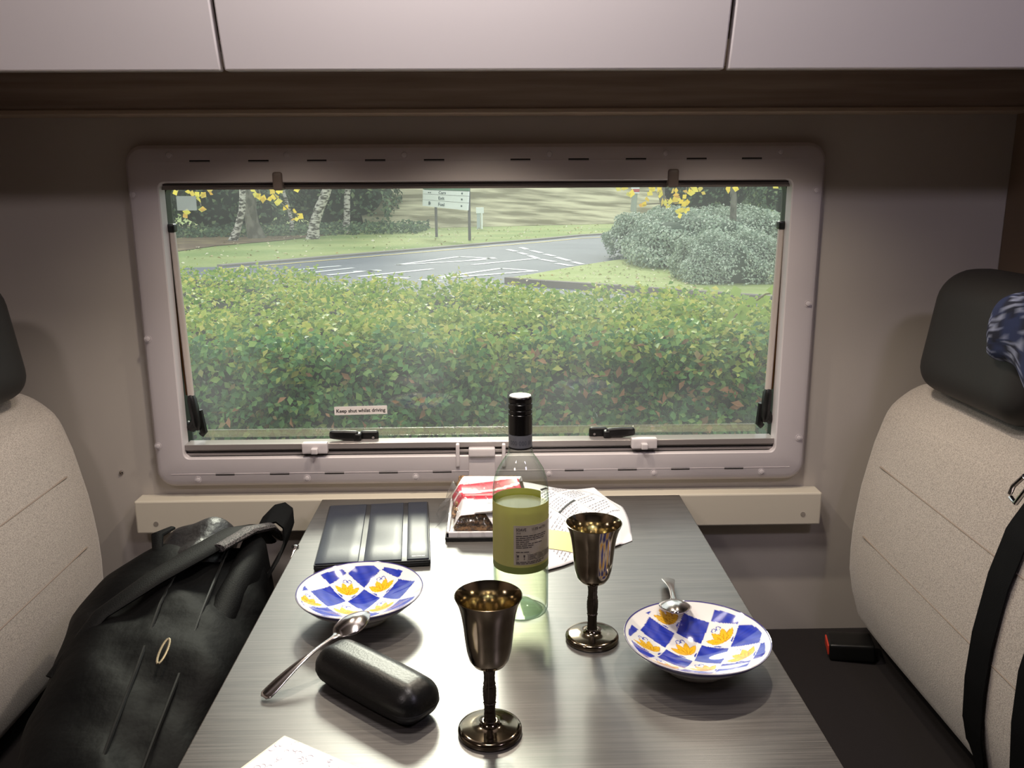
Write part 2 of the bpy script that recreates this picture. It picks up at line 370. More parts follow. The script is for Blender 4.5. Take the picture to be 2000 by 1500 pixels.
# outer seal and reveal
q = MB(); so = rrect(wx0+.0, wx1-.0, wz0+.0, wz1-.0, .02); si = rrect(wx0+.017, wx1-.017, wz0+.012, wz1-.012, .024)
loops(q, [(so, WY+.006), (si, WY+.008), (si, WY+.036), (so, WY+.036)], close=True)
q.build('rubber_seal', pm('dark_green_rubber', (34, 42, 34), .45), win, sharp=50)
m_pane = clear_mat('acrylic_sheet', (.93, .965, .94), (.8, .86, .82), rough=.0, gloss=.7, dirt_or_glare=.06, noise=True)
q = MB(); pp = rrect(wx0+.004, wx1-.004, wz0+.01, wz1-.01, .024)
n = len(pp); q.add([(x, WY+.030, z) for x, z in pp]+[(x, WY+.034, z) for x, z in pp], [tuple(range(n)), tuple(range(2*n-1, n-1, -1))]+[(j, n+j, n+(j+1) % n, (j+1) % n) for j in range(n)])
q.build('acrylic_pane', m_pane, win, smooth=False)
# moulded stiffening rib along the bottom of the pane
MB().rbox(((wx0+wx1)/2, WY+.024, .862), (.53, .0055, .0075), .004, 2).build('pane_rib', clear_mat('acrylic_rib', (.86, .88, .84), (.6, .62, .55), .05, 1., dirt_or_glare=.16, dirt_or_glare_rgb=(225, 215, 190)), win)
# faint maker's sticker in the top left corner (blank, translucent white)
a, b = atY(344, 383, 1.597), atY(385, 411, 1.597)
MB().box(a.x, b.x, 1.5965, 1.597, b.z, a.z).build('clear_sticker', clear_mat('hazy_film', (.9, .9, .92), (.9, .9, .92), .3, .3, dirt_or_glare=.3), win, smooth=False, label='faint white translucent sticker')
# text sticker
c0 = atY(653, 803, 1.596); c1 = atY(756, 800, 1.596); W_ = c1.x-c0.x; H_ = .0165
Ms = Matrix.Translation(((c0.x+c1.x)/2, 1.5965, (c0.z+c1.z)/2)) @ Matrix.Rotation(-math.atan2(c1.z-c0.z, W_)*1, 4, 'Y') @ Matrix.Rotation(math.pi/2, 4, 'X')
stk = MB(); stk.box(-W_/2, W_/2, -H_/2, H_/2, 0, .0004, Ms)
stk = stk.build('sticker', pm('sticker_white', (232, 226, 224), .5), win, smooth=False, label='white sticker reading Keep shut whilst driving')
tv, tf = text_geo('Keep shut whilst driving', .0098, 'CENTER', .00022)
xs = [v.x for v in tv]; k = (W_*.93)/(max(xs)-min(xs))
MB().add([Ms @ Vector((v.x*k, (v.y-.0035)*min(k, 1.05), .0006)) for v in tv], tf).build('lettering', m_ink, stk, smooth=False)
# top blind cassette rail, bottom blind rail
q = MB(); q.box(i0[0], i0[1], 1.556, 1.588, 1.3255, 1.345); q.box(i0[0], i0[1], 1.560, 1.586, 1.3165, 1.3255); q.build('blind_cassette', m_plastic2, win, smooth=False)
MB().box(i0[0]+.004, i0[1]-.004, 1.5545, 1.557, 1.3245, 1.3262).build('cassette_groove', m_groove, win, smooth=False)
q = MB()
for z0_, z1_, y0_ in ((.8215, .8285, 1.560), (.8290, .8350, 1.557), (.8355, .8405, 1.560), (.8410, .8515, 1.553)): q.box(i0[0], i0[1], y0_, 1.585, z0_, z1_)
q.box(i0[0], i0[1], 1.566, 1.586, .815, .851)
for z_ in (.8287, .8352, .8407): MB().box(i0[0], i0[1], 1.5565 if z_ < .83 else 1.5568, 1.58, z_-.0006, z_+.0006).build('rail_groove', m_groove, win, smooth=False)
blind = bevel(q.build('blind_rail', m_plastic2, win, smooth=False), .0006, 1)
for u0, u1, v0, v1 in ((1306, 1326, 330, 366), (530, 552, 336, 372)):
    a, b = atY(u0, v0, 1.54), atY(u1, v1, 1.54)
    MB().rbox(((a.x+b.x)/2, 1.552, (a.z+b.z)/2), ((b.x-a.x)/2, .012, (a.z-b.z)/2), .004, 2).build('blind_clip', pm('clip_grey', (120, 108, 104), .4), win)
for u0, u1, v0, v1, s_ in ((587, 642, 866, 892, 1), (1232, 1285, 857, 882, -1)):
    a, b = atY(u0, v0, 1.543), atY(u1, v1, 1.543); cx = (a.x+b.x)/2; cz = (a.z+b.z)/2
    l = MB().rbox((cx, 1.549, cz+.003), ((b.x-a.x)/2-.002, .008, (a.z-b.z)/2-.003), .002, 2).build('blind_latch', m_plastic, win)
    MB().rbox((cx+.001*s_, 1.539, cz), (.006, .008, .0055), .0018, 2).build('latch_knob', m_plastic, l)
# centre pull of the blind: two posts, tab, hanging recess plate
for u in (894, 984):
    a, b = atY(u-3, 868, 1.543), atY(u+3, 912, 1.543)
    MB().rbox(((a.x+b.x)/2, 1.548, (a.z+b.z)/2), (.0035, .007, (a.z-b.z)/2), .002, 2).build('pull_post', m_plastic, win)
a, b = atY(915, 876, 1.54), atY(967, 892, 1.54); cx = (a.x+b.x)/2
MB().rbox((cx, 1.545, (a.z+b.z)/2), ((b.x-a.x)/2, .008, (a.z-b.z)/2), .0025, 2).build('pull_tab', m_plastic, win)
MB().rbox((cx, 1.549, (a.z+b.z)/2+.001), (.043, .003, .003), .0015, 2).build('pull_bar', m_plastic2, win)
MB().rbox((cx, 1.5445, .8), ((b.x-a.x)/2, .002, .026), .0015, 2).build('pull_plate', m_plastic, win)
# gas stays each side: bracket, two-part tube, knuckle lever
for s_, top, bot, lev in ((1, (336, 452), (373, 772), (388, 838)), (-1, (1526, 446), (1500, 760), (1492, 822))):
    st = link('gas_stay', None, win); A = atY(*top, 1.580); B = atY(*bot, 1.576); Cc = atY(*lev, 1.578)
    MB().tube([A, B], .0062, 12).build('stay_tube', pm('stay_grey', (206, 196, 190), .35, .2), st)
    off = Vector((-.0105*s_, .004, 0)); MB().tube([A+off, B+off+Vector((.003*s_, 0, 0))], .0036, 8).build('stay_channel', pm('stay_brown', (120, 84, 52), .35, .5), st)
    MB().rbox(A+Vector((-.006*s_, 0, .006)), (.0135, .009, .0075), .003, 2).build('stay_bracket', m_blackp, st)
    d = (Cc-B)
    lv = MB(); lv.tube([B+Vector((0, 0, .002)), B+d*.12, B+d*.5, B+d*.85+Vector((0, -.002, 0)), Cc], [.006, .0105, .0115, .010, .006], 12, ry=.8)
    lv.tube([B+d*.75, B+d*.95+Vector((-.012*s_, .002, 0)), B+d*.9+Vector((-.022*s_, .006, 0))], [.011, .010, .009], 10)
    lv.tube([B+d*.45+Vector((.008*s_, .004, 0)), B+d*1.1+Vector((.007*s_, .004, 0)), B+d*1.18+Vector((.001*s_, .003, 0))], [.006, .0075, .006], 8)
    lv.build('stay_lever', m_blackp, st)
# lever latches on the pane
for s_, pl, arm in ((1, (722, 853), (672, 854)), (-1, (1168, 846), (1212, 848))):
    lt = link('pane_latch', None, win); P0 = atY(*pl, 1.585); A = atY(*arm, 1.572); P0.z += .001
    MB().rbox(P0, (.0175, .006, .0115), .005, 3).build('latch_plate', m_blackp, lt)
    q = MB(); A.z += .004; Ml = Matrix.Translation(A) @ Matrix.Rotation(math.radians(4*s_), 4, 'Y')
    q.rbox((0, 0, 0), (.0275, .0055, .0100), .0052, 4, lambda v: (v.x, v.y, v.z*(1-.25*(v.x*s_/-.03)) if v.x*s_ < 0 else v.z), Ml)
    q.rbox((.026*s_, .003, -.003), (.007, .010, .009), .004, 3, None, Ml)
    q.build('latch_lever', m_blackp, lt)
    MB().lathe([(0, -.001), (.0025, 0), (.0025, .002), (0, .002)], 12).build('screw', m_steel, lt).matrix_local = Matrix.Translation(P0+Vector((.008*s_, -.0075, 0))) @ Matrix.Rotation(math.pi/2, 4, 'X')

# ================================================================ OVERHEAD LOCKERS
def locker(x0, x1, label):
    t = thing('overhead_locker', label, 'locker', ((x0+x1)/2, 1.4, 1.51), 'glossy white lockers in a row over the window')
    q = MB(); q.box(x0+.001, x1-.001, 1.225, WY-.072, 1.512, 1.94); q.box(x0+.001, x1-.001, 1.50, WY-.001, 1.532, 1.94); q.build('carcass', m_woodd, t, smooth=False)
    # gently bowed door leaning out towards its top
    k = 14; vs = []; g = .0028
    prof = [(1.2, 1.4705)]+[(1.2-.062*(i/k)-.022*math.sin(math.pi*i/k), 1.4705+.42*i/k) for i in range(1, k+1)]
    for y, z in prof: vs += [(x0+g, y, z), (x1-g, y, z)]
    m = len(vs)
    for y, z in prof: vs += [(x0+g, y+.018, z), (x1-g, y+.018, z)]
    fs = []
    for i in range(k): fs += [(2*i, 2*i+1, 2*i+3, 2*i+2), (m+2*i+2, m+2*i+3, m+2*i+1, m+2*i), (2*i+1, m+2*i+1, m+2*i+3, 2*i+3), (2*i, 2*i+2, m+2*i+2, m+2*i)]
    fs += [(0, m, m+1, 1), (2*k, 2*k+1, m+2*k+1, m+2*k)]
    bevel(MB().add(vs, fs).build('door', m_door, t, sharp=40), .002, 2)
    return t
locker(-1.34, -.3527, 'glossy white overhead locker door left of the left seam, catching a pale reflection')
mid = locker(-.3527, .3121, 'wide glossy white overhead locker door in the middle above the window')
rl = locker(.3121, 1.34, 'glossy white overhead locker door with a lilac sheen, right of the right seam')
for x, y in SPOTS:   # the recessed lamps under the middle lockers
    MB().lathe([(.034, .012), (.036, .002), (.034, 0), (.028, .001), (.026, .006), (0, .006)], 28, (x, y, 1.4995)).build('downlight', m_plastic2, mid if abs(x+.02) < .33 else rl)

# ================================================================ TABLE
tb = thing('dining_table', 'dark streaked grey table top reaching from the window rail towards the camera', 'table', (0, 1.0, 0))
q = MB(); c = [(-.3247, 1.5255), (.3475, 1.5255), (.3475, .28), (-.3247, .28)]
top = bevel(MB().box(-.325, .3475, .30, 1.5285, .722, .75).build('tabletop', m_table, tb, smooth=False), .0015, 2)
MB().tube([(.01, .42, 0), (.01, .42, .722)], .03, 24).build('leg', m_steel, tb)
MB().lathe([(.12, 0), (.12, .006), (.04, .014), (.03, .02)], 32, (.01, .42, 0)).build('leg_base', m_steel, tb)

# ================================================================ BENCH SEATS
FZ = [.40, .457, .52, .60, .68, .77, .86, .93, .98, 1.02]; FX = [.735, .722, .68, .655, .652, .66, .678, .70, .73, .75]
def face(z): return float(np.interp(z, FZ, FX))
def seat(side):
    off = 0 if side > 0 else .062
    lab = 'pale woven bench seat with black headrest and seat belt, right of the table' if side > 0 else 'pale woven bench seat with black headrest behind the backpack, left of the table'
    t = thing('bench_seat', lab, 'seat', (side*(.6+off), 1.0, 0))
    def mx(x): return side*(x+off)
    # profile of the backrest face: x against z
    zs = [.40, .457, .52, .60, .68, .77, .86, .93, .98, 1.02]; xs_ = FX
    def warp(v):
        z = v.z+.72; x = v.x; k = max(0, min(1, (.075-x)/.15))
        fx = face(z); th = .84-.0
        e = max(0, (abs(v.y)-.42)/.13); fx2 = fx+.03*e*e
        return (fx2+(1-k)*(th-fx2)-.74, v.y, v.z)
    q = MB(); q.rbox((mx(.74) if side > 0 else .74, 1.0, .72), (.075, .535, .255), .07, 7, warp)
    if side < 0:
        q.v = [(-(v[0]+off), v[1], v[2]) for v in q.v]; q.f = [f[::-1] for f in q.f]
    br = q.build('backrest', m_fabric, t, sharp=60)
    for z in (.835, .705):   # welted seams across the face
        pts = [(mx(face(z)-.0005+.03*max(0, (abs(y-1.0)-.42)/.13)**2), y, z+.02*(y-1.3)) for y in np.linspace(.5, 1.42, 18)]
        pts = [(mx(face(p[2])+.0008+.03*max(0, (abs(p[1]-1.0)-.42)/.13)**2), p[1], p[2]) for p in pts]
        MB().tube(pts, .0016, 6).build('seam', pm('seam_thread', (148, 134, 122), .9), br)
    # headrest
    hw = .155; q = MB(); q.rbox((mx(.785) if side > 0 else mx(.778), 1.285, 1.082), (.06, hw, .103), .05, 6, lambda v: (v.x+side*.05*(v.z)/.1*.3, v.y, v.z))
    q.build('headrest', m_headr, t, sharp=60)
    for y in (1.22, 1.35): MB().tube([(mx(.785), y, .95), (mx(.785), y, 1.0)], .006, 10).build('headrest_post', m_steel, t)
    q = MB(); q.rbox((mx(.46), 1.0, .40), (.30, .562, .057), .02, 4); q.build('seat_cushion', m_dark, t, sharp=60)
    MB().box(*sorted((mx(.22), mx(.86))), .45, 1.56, 0, .343).build('seat_base', m_brown, t, smooth=False)
    return t
seat(1); seat(-1)

# seat belt: two black straps over the right backrest, metal tongue; buckle on the cushion
sb = thing('seat_belt', 'black seat belt straps hanging over the right backrest', 'seat belt', (.66, 1.0, .7))
def strap(px, w, name='strap', head=()):
    pts = [Vector(h) for h in head]
    for u, v in px:
        x = .66
        for _ in range(12): x = face(max(.47, atX(u, v, x).z))-.006
        pts.append(atX(u, v, x))
    dense = []
    for i in range(len(pts)-1):
        for k in range(6): dense.append(pts[i].lerp(pts[i+1], k/6))
    dense.append(pts[-1])
    dirs = []
    for i in range(len(dense)):
        t = (dense[min(i+1, len(dense)-1)]-dense[max(i-1, 0)]).normalized(); dirs.append(t.cross(Vector((1, 0, 0))).normalized())
    q = MB(); q.ribbon(dense, w, dirs, .0022); q.build(name, m_web, sb, sharp=60)
strap([(2180, 860), (2060, 950), (1985, 1050), (1950, 1135), (1918, 1250), (1903, 1340), (1898, 1420), (1906, 1475), (1920, 1530)], .046, head=[(.83, .66, .96), (.79, .68, .995), (.735, .71, .975)])
strap([(2150, 1100), (2050, 1220), (2012, 1330), (1998, 1430), (1994, 1530)], .046, head=[(.83, .56, .96), (.79, .58, .995), (.735, .62, .975)])
p = atX(1992, 950, .655); q = MB()
q.tube([p+Vector((0, .018, -.016)), p+Vector((0, .013, -.004)), p+Vector((0, -.006, .016)), p+Vector((0, -.018, .008)), p+Vector((0, .004, -.024)), p+Vector((0, .016, -.02))], .003, 8)
q.build('belt_tongue', m_steel, sb)
bk = thing('seat_belt_buckle', 'small black buckle with red release button on the right seat cushion by the wall', 'buckle', (.64, 1.45, .457))
Mb = Matrix.Translation((.655, 1.445, .476)) @ Matrix.Rotation(math.radians(-14), 4, 'Z') @ Matrix.Rotation(math.radians(-4), 4, 'Y')
MB().rbox((.006, 0, 0), (.040, .027, .0165), .005, 3, None, Mb).build('buckle_body', m_blackp, bk)
MB().rbox((-.0335, 0, .002), (.003, .021, .010), .002, 2, None, Mb).build('release_button', pm('red_plastic', (196, 62, 44), .4), bk)
# shirt over the right headrest
def plaid():
    m, nt = new_mat('plaid_cotton'); N, L = nt.nodes, nt.links
    out = N.new('ShaderNodeOutputMaterial'); b = N.new('ShaderNodeBsdfPrincipled'); L.new(b.outputs[0], out.inputs[0]); b.inputs['Roughness'].default_value = .9
    a = N.new('ShaderNodeAttribute'); a.attribute_name = 'paint'; L.new(a.outputs['Color'], b.inputs['Base Color']); return m
m_plaid = plaid()
def paint(me, fn, arr):
    ca = me.color_attributes.new('paint', 'FLOAT_COLOR', 'POINT'); ca.data.foreach_set('color', np.asarray(arr, np.float32).ravel())
def shwarp(v):    # a rumpled bundle: narrow tip towards the wall, hanging fuller towards the camera
    t = (v.y+.15)/.30; k = 1-.50*max(0, t-.35)/.65
    f = .008*math.sin(v.y*42+v.z*30)+.006*math.sin(v.z*58-v.y*20)
    return (v.x*(.8+.2*k)+.35*f+.02*t, v.y, v.z*k+.5*f+.010*math.sin(v.y*24)-.028*(1-t)*(1 if v.z < 0 else .3))
q = MB(); q.rbox((.716, 1.065, 1.118), (.036, .15, .078), .034, 16, shwarp)
me = q.mesh('shirt', m_plaid, sharp=80); cols = []
flat = MB(); flat.rbox((.716, 1.065, 1.118), (.036, .15, .078), .034, 16)   # the cloth before it was rumpled, to lay the checks on
for (x, y, z), (_, y2, z2) in zip(flat.v, q.v):
    y, z = .7*y+.3*y2, .7*z+.3*z2; u, w = (y*.80+z*.60)/.062, (z*.80-y*.60+x*.5)/.058; col = np.array(lin((17, 21, 42)))
    for c_, o_, wd, cc in ((u, .5, .16, (34, 46, 84)), (w, .8, .14, (32, 42, 78)), (u, 0, .035, (140, 146, 168)), (u, .13, .03, (120, 126, 150)), (w, .3, .035, (140, 146, 170)), (w, .43, .03, (124, 130, 156))):
        d = abs((c_-o_) % 1-.5); d = .5-d
        if d < wd: col = np.array(lin(cc))*.8+col*.2
    cols.append((*col, 1))
paint(me, None, cols)
link('shirt', me, None, label='dark blue plaid shirt with white lines hung on the right headrest', category='shirt')

# ================================================================ BACKPACK
bp = thing('backpack', 'large black backpack leaning against the left seat beside the table', 'backpack', (-.52, 1.0, .457))
BY_ = [.50, .70, .88, 1.0, 1.13, 1.27, 1.36, 1.43]; BL = [-.44, -.51, -.560, -.592, -.630, -.642, -.612, -.545]; BR = [-.36, -.335, -.33, -.33, -.335, -.35, -.375, -.42]; BT = [.60, .675, .712, .728, .742, .752, .758, .735]
def bagwarp(v):      # unit box onto the slumped outline of the bag
    y = .965+v.y*.465; l, r_, t_ = (float(np.interp(y, BY_, a)) for a in (BL, BR, BT))
    zc = (v.z+1)/2; k = 1-.16*max(0, zc-.55)**2*4
    n = .005*math.sin(y*23+v.z*3)+.004*math.sin(v.x*5+y*17)+.004*math.sin(y*55+v.x*4)
    x = (l+r_)/2+(r_-l)/2*v.x*(1-.10*(1-zc))-.02*(1-zc)
    return (x+n, y, .459+(t_-.459)*zc-.028*max(0, v.x)*zc+n*zc)
q = MB(); q.rbox((0, 0, 0), (1, 1, 1), .55, 14, bagwarp); q.build('main_compartment', m_bag, bp, sharp=80)
MB().rbox((-.395, 1.24, .655), (.021, .20, .075), .02, 8, lambda v: (v.x-.008+.03*v.y-.10*max(0, v.y-.1)-.10*v.z, v.y-.05, v.z+.045*(v.y/.33)-.006+.004*math.sin(v.y*26))).build('back_panel', m_bag2, bp, sharp=80)
MB().rbox((-.508, 1.345, .712), (.062, .085, .050), .045, 8, lambda v: (v.x+.007*math.sin(v.z*50)+.3*v.y*0, v.y, v.z+.005*math.sin(v.x*70)+.006*math.sin(v.y*50)+.10*v.x)).build('top_pocket', pm('black_sheen_cloth', (24, 23, 26), .45, bump=((30, 20, 30), .6, .01)), bp, sharp=80)
MB().tube([(-.545, 1.30, .748), (-.555, 1.33, .766), (-.545, 1.37, .762)], [.008, .010, .006], 10, ry=.5).build('pull_loop', m_bag2, bp)
# shoulder strap in grey mesh, folded over the top
pts = [(-.410, 1.455, .70), (-.420, 1.41, .742), (-.436, 1.35, .760), (-.462, 1.27, .764), (-.505, 1.18, .760), (-.55, 1.10, .745), (-.585, 1.02, .700)]
q = MB(); q.tube(pts, [.016, .021, .024, .024, .020, .014, .006], 12, ry=.38); q.build('shoulder_strap', m_bag2, bp, sharp=70)
q = MB(); q.tube([Vector(p)+Vector((.024, .004, .002)) for p in pts[:4]], [.008, .013, .014, .012], 10, ry=.55); q.build('strap_mesh', m_mesh, bp)
# carry handle loop at the far end
hp = [atY(488, 1062, 1.40), atY(505, 1030, 1.42), atY(528, 1006, 1.44), atY(548, 1001, 1.45), atY(562, 1012, 1.44), atY(564, 1040, 1.42), atY(552, 1075, 1.39), atY(520, 1130, 1.33), atY(480, 1190, 1.26)]
hd = []
for i in range(len(hp)-1):
    for k in range(5): hd.append(Vector(hp[i]).lerp(Vector(hp[i+1]), k/5))
q = MB(); q.ribbon(hd, .055, Vector((.1, 1, .3)), .004); q.build('carry_handle', m_bag2, bp, sharp=70)
for vx in (.02, .42):
    pts = []
    for y in np.linspace(1.33, .60, 16):
        l, r_, t_ = (float(np.interp(y, BY_, a)) for a in (BL, BR, BT)); pts.append(((l+r_)/2+(r_-l)/2*vx, y, t_-.028*vx+.001-max(0, y-1.2)*.02))
    MB().tube(pts, .0024, 6).build('zip_line', m_blackp, bp)
p = atZ(326, 1262, .742); q = MB()
q.tube([p+Vector((.009*math.sin(a)*.5, .020*math.cos(a)-.012, .006*math.cos(a))) for a in np.linspace(0, 2*math.pi, 18)], .0016, 8, cap=False); q.build('zip_puller', pm('pale_zip_pull', (168, 156, 128), .4, .6), bp)
p = atZ(572, 1068, .755)
MB().tube([p+Vector((0, 0, 0)), p+Vector((.004, .01, -.002)), p+Vector((-.002, -.02, -.02))], [.003, .004, .002], 8).build('zip_toggle', m_steel, bp)

# ================================================================ ON THE TABLE
TZ = .75
# ---- bowls
def smooth(a, b, x): t = max(0, min(1, (x-a)/(b-a))); return t*t*(3-2*t)
BLUE, WHT, YEL, ORG = np.array(lin((44, 62, 176))), np.array(lin((240, 238, 232))), np.array(lin((243, 190, 48))), np.array(lin((196, 132, 30)))
def bowl_colour(x, y, R, rot, off):
    """hand painted checks in plan: blue squares, white squares with a yellow flower"""
    r = math.hypot(x, y)/R
    if r > .985: return np.array(lin((64, 58, 120)))
    wob = .012*math.sin(7*x/R+2*y/R)+.01*math.sin(11*y/R)
    if r > .925+wob: return WHT
    s = .40*R; ca, sa = math.cos(rot), math.sin(rot)
    p = (x*ca+y*sa)/s+off[0]+wob; q_ = (-x*sa+y*ca)/s+off[1]-wob
    i, j = math.floor(p), math.floor(q_); a, b = p-i-.5, q_-j-.5
    if (i+j) % 2:
        e = .5-max(abs(a), abs(b)); g = .9+.12*math.sin(23*x/R+9*math.sin(13*y/R))*math.sin(17*y/R)
        if e < .025: return WHT
        return BLUE*g+.015*np.array([1, 1, 1])*(1+math.sin(31*x/R+19*y/R))
    # where this square's centre lies
    cx = (i+.5-off[0]); cy_ = (j+.5-off[1]); cr = math.hypot(cx, cy_)*.40
    if cr > .86: return WHT
    # flower in square, pointing along the diagonal (up)
    u = (a-b)*.7071/1.5; w = (a+b)*.7071/1.5+.03
    for ang in (-52, -18, 18, 52):
        t = math.radians(ang); du, dw = u-0, w+.20
        al = du*math.sin(t)+dw*math.cos(t); ac = du*math.cos(t)-dw*math.sin(t)
        if 0 < al < .42:
            wd = .085*math.sin(math.pi*min(1, al/.42))**.8
            if abs(ac) < wd: return ORG if abs(ac) > wd-.010 or (abs(ac) < .006 and al < .25) else YEL
    for sg in (-1, 1):
        du, dw = u-sg*.20, w+.25; al = du*sg*.8+dw*.6; ac = du*.6-dw*sg*.8
        if (al/.10)**2+(ac/.045)**2 < 1: return BLUE
        if abs(math.hypot(u-sg*.06, w-.24)-.05) < .010 and w > .2: return BLUE
    return WHT
def bowl(cx, cy_, R, rot, off, label, H=.041):
    t = thing('bowl', label, 'bowl', (cx, cy_, TZ), 'blue and white bowls painted with yellow flowers')
    n = 300; k = 90; vs = []; cols = []
    def zin(s): return .008+(H-.008)*s**1.75
    for i in range(k+1):
        s = i/k; r = R*s
        for j in range(n):
            a = 2*math.pi*j/n; x, y = r*math.cos(a), r*math.sin(a); vs.append((cx+x, cy_+y, TZ+zin(s))); cols.append((*bowl_colour(x, y, R, rot, off), 1))
    fs = []
    for i in range(k):
        for j in range(n): fs.append((i*n+j, i*n+(j+1) % n, (i+1)*n+(j+1) % n, (i+1)*n+j)[::-1] if False else (i*n+j, (i+1)*n+j, (i+1)*n+(j+1) % n, i*n+(j+1) % n))
    b0 = len(vs)
    outer = [(R, H+.0), (R+.0006, H-.0012), (R-.0005, H-.003), (R*.88, H*.76-.003), (R*.72, H*.50-.002), (R*.56, H*.27), (R*.47, .006), (R*.455, .003), (R*.45, 0), (R*.41, 0), (R*.40, .003), (0.0001, .005)]
    for m_, (r, z) in enumerate(outer):
        for j in range(n):
            a = 2*math.pi*j/n; vs.append((cx+r*math.cos(a), cy_+r*math.sin(a), TZ+z)); cols.append((*(np.array(lin((58, 50, 112))) if m_ in (1, 2) else WHT), 1))
    for j in range(n): fs.append((k*n+j, b0+j, b0+(j+1) % n, k*n+(j+1) % n))
    for i in range(len(outer)-1):
        for j in range(n): fs.append((b0+i*n+j, b0+(i+1)*n+j, b0+(i+1)*n+(j+1) % n, b0+i*n+(j+1) % n))
    me = bpy.data.meshes.new('bowl_body'); me.from_pydata(vs, [], fs); me.update(); me.polygons.foreach_set('use_smooth', [True]*len(me.polygons))
    me.materials.append(attr_mat('glazed_pottery', .07, .5)); paint(me, None, cols)
    link('bowl_body', me, t); return t
_c = atZ(1361, 1239, .791); bowl(_c.x, _c.y, .0872, math.radians(60), (.175, -.035), 'blue checked bowl with yellow flowers near the table\'s right edge, spoon over far rim')
_c = atZ(703, 1148, .791); bowl(_c.x, _c.y, .0850, math.radians(52), (1.01, .175), 'blue checked bowl with yellow flowers before the tablet, spoon over near rim')

# ---- spoons
def spoon(A, B, label, group='dessert spoons', flip=1, bowl_len=.052, bw=.0205):
    """A: handle end, B: tip of the bowl; convex side up"""
    A, B = Vector(A), Vector(B); d = (B-A); Ln = d.length; d.normalize(); side = d.cross(Vector((0, 0, 1))).normalized(); upv = side.cross(d)
    q = MB(); n = 40; m = 14; vs = []; fs = []
    for i in range(n+1):
        s = i/n; x = s*Ln; xb = (x-(Ln-bowl_len))/bowl_len
        if xb > 0: w = bw*(math.sin(math.pi*min(1, (xb*.93+.07))**.85))**.62 if xb < 1 else .0006; w = max(w, .0008); h = .0085*math.sin(math.pi*min(1, xb))**.8
        else:
            e = (Ln-bowl_len-x)/(Ln-bowl_len); w = .0030+.0060*smooth(.25, .95, e)*(1-smooth(.965, 1.0, e)*.75)+.0030*(1-smooth(0, .10, e)); h = .0
        arch = .005*math.sin(math.pi*min(1, max(0, (x/(Ln-bowl_len)))))*(1 if xb <= 0 else 0) + (-.004*max(0, xb))
        for j in range(m+1):
            t = -1+2*j/m; z = h*(1-t*t)+arch+(.0016*(1-t*t) if xb <= 0 else 0)
            vs.append(A+d*x+side*w*t+upv*z)
    for i in range(n):
        for j in range(m): fs.append((i*(m+1)+j, i*(m+1)+j+1, (i+1)*(m+1)+j+1, (i+1)*(m+1)+j))
    q.add(vs, fs); me = q.mesh('spoon', m_steel, sharp=80)
    o = link('spoon', me, None, label=label, category='spoon', group=group)
    s_ = o.modifiers.new('thick', 'SOLIDIFY'); s_.thickness = .0014; s_.offset = 0
    return o
spoon((-.2672, .8815, .7535), atZ(718, 1190, .800), 'steel spoon lying over the near rim of the left bowl, handle on the table', bowl_len=.050, bw=.0205)
spoon(atZ(1304, 1131, .757), atZ(1322, 1193, .802), 'steel spoon hooked over the far rim of the right bowl, handle pointing away', bowl_len=.050, bw=.0205)

# ---- goblets
def goblet(cx, cy_, rot, label):
    t = thing('goblet', label, 'goblet', (cx, cy_, TZ), 'tarnished silver goblets')
    out = [(.0062, .078), (.012, .0795), (.0175, .083), (.0212, .089), (.0236, .099), (.0252, .112), (.0268, .128), (.0288, .141), (.0318, .152), (.0352, .1594)]
    inn = [(.0355, .1602), (.0346, .1604), (.0310, .1535), (.0282, .142), (.0262, .129), (.0246, .112), (.0228, .100), (.0198, .0905), (.0150, .085), (.008, .0822), (.0001, .0816)]
    MB().lathe(out+inn[:2], 72, (cx, cy_, TZ), caps=False).build('cup', m_silver, t, sharp=80)
    MB().lathe(inn[1:], 72, (cx, cy_, TZ), caps=False).build('cup_inside', pm('lamplit_silver', (206, 194, 164), .12, 1), t, sharp=80, label='inside of the cup, coloured golden for its warm lamp reflection')  # same silver inside, warm lamp reflection put into its brighter colour
    st = [(.0085, .0125), (.0066, .016), (.0058, .0225), (.0056, .030), (.0060, .0345), (.0067, .036), (.0060, .0375), (.0066, .041), (.0069, .048), (.0068, .054), (.0060, .0575), (.0066, .059), (.0058, .0605), (.0056, .068), (.0062, .074), (.0070, .0765), (.0066, .0790)]
    q = MB(); vs = []; fs = []; n = 48; fine = []
    for i in range(len(st)-1):
        for k in range(4): f = k/4; fine.append((st[i][0]*(1-f)+st[i+1][0]*f, st[i][1]*(1-f)+st[i+1][1]*f))
    fine.append(st[-1])
    for r, z in fine:
        for j in range(n):
            a = 2*math.pi*j/n; rr = r*(1+.05*math.cos(12*a)*(1 if .02 < z < .075 else 0)+.035*math.sin(z*2300)); vs.append((cx+rr*math.cos(a), cy_+rr*math.sin(a), TZ+z))
    for i in range(len(fine)-1):
        for j in range(n): fs.append((i*n+j, i*n+(j+1) % n, (i+1)*n+(j+1) % n, (i+1)*n+j))
    q.add(vs, fs); q.build('stem', m_silver2, t, sharp=60)
    MB().lathe([(.0325, 0), (.0338, .0006), (.0343, .0018), (.0344, .0035), (.0343, .0052), (.0339, .0064), (.0330, .0074), (.029, .0086), (.020, .0095), (.013, .0108), (.0095, .0125), (.008, .0150), (.0001, .0150)], 72, (cx, cy_, TZ)).build('foot', m_silver, t, sharp=50)
    return t
goblet(-.0086, .8155, 0, 'tarnished silver goblet nearest the camera, beside the black glasses case')
goblet(.1225, 1.006, 0, 'tarnished silver goblet in front of the printed paper, between bottle and right bowl')

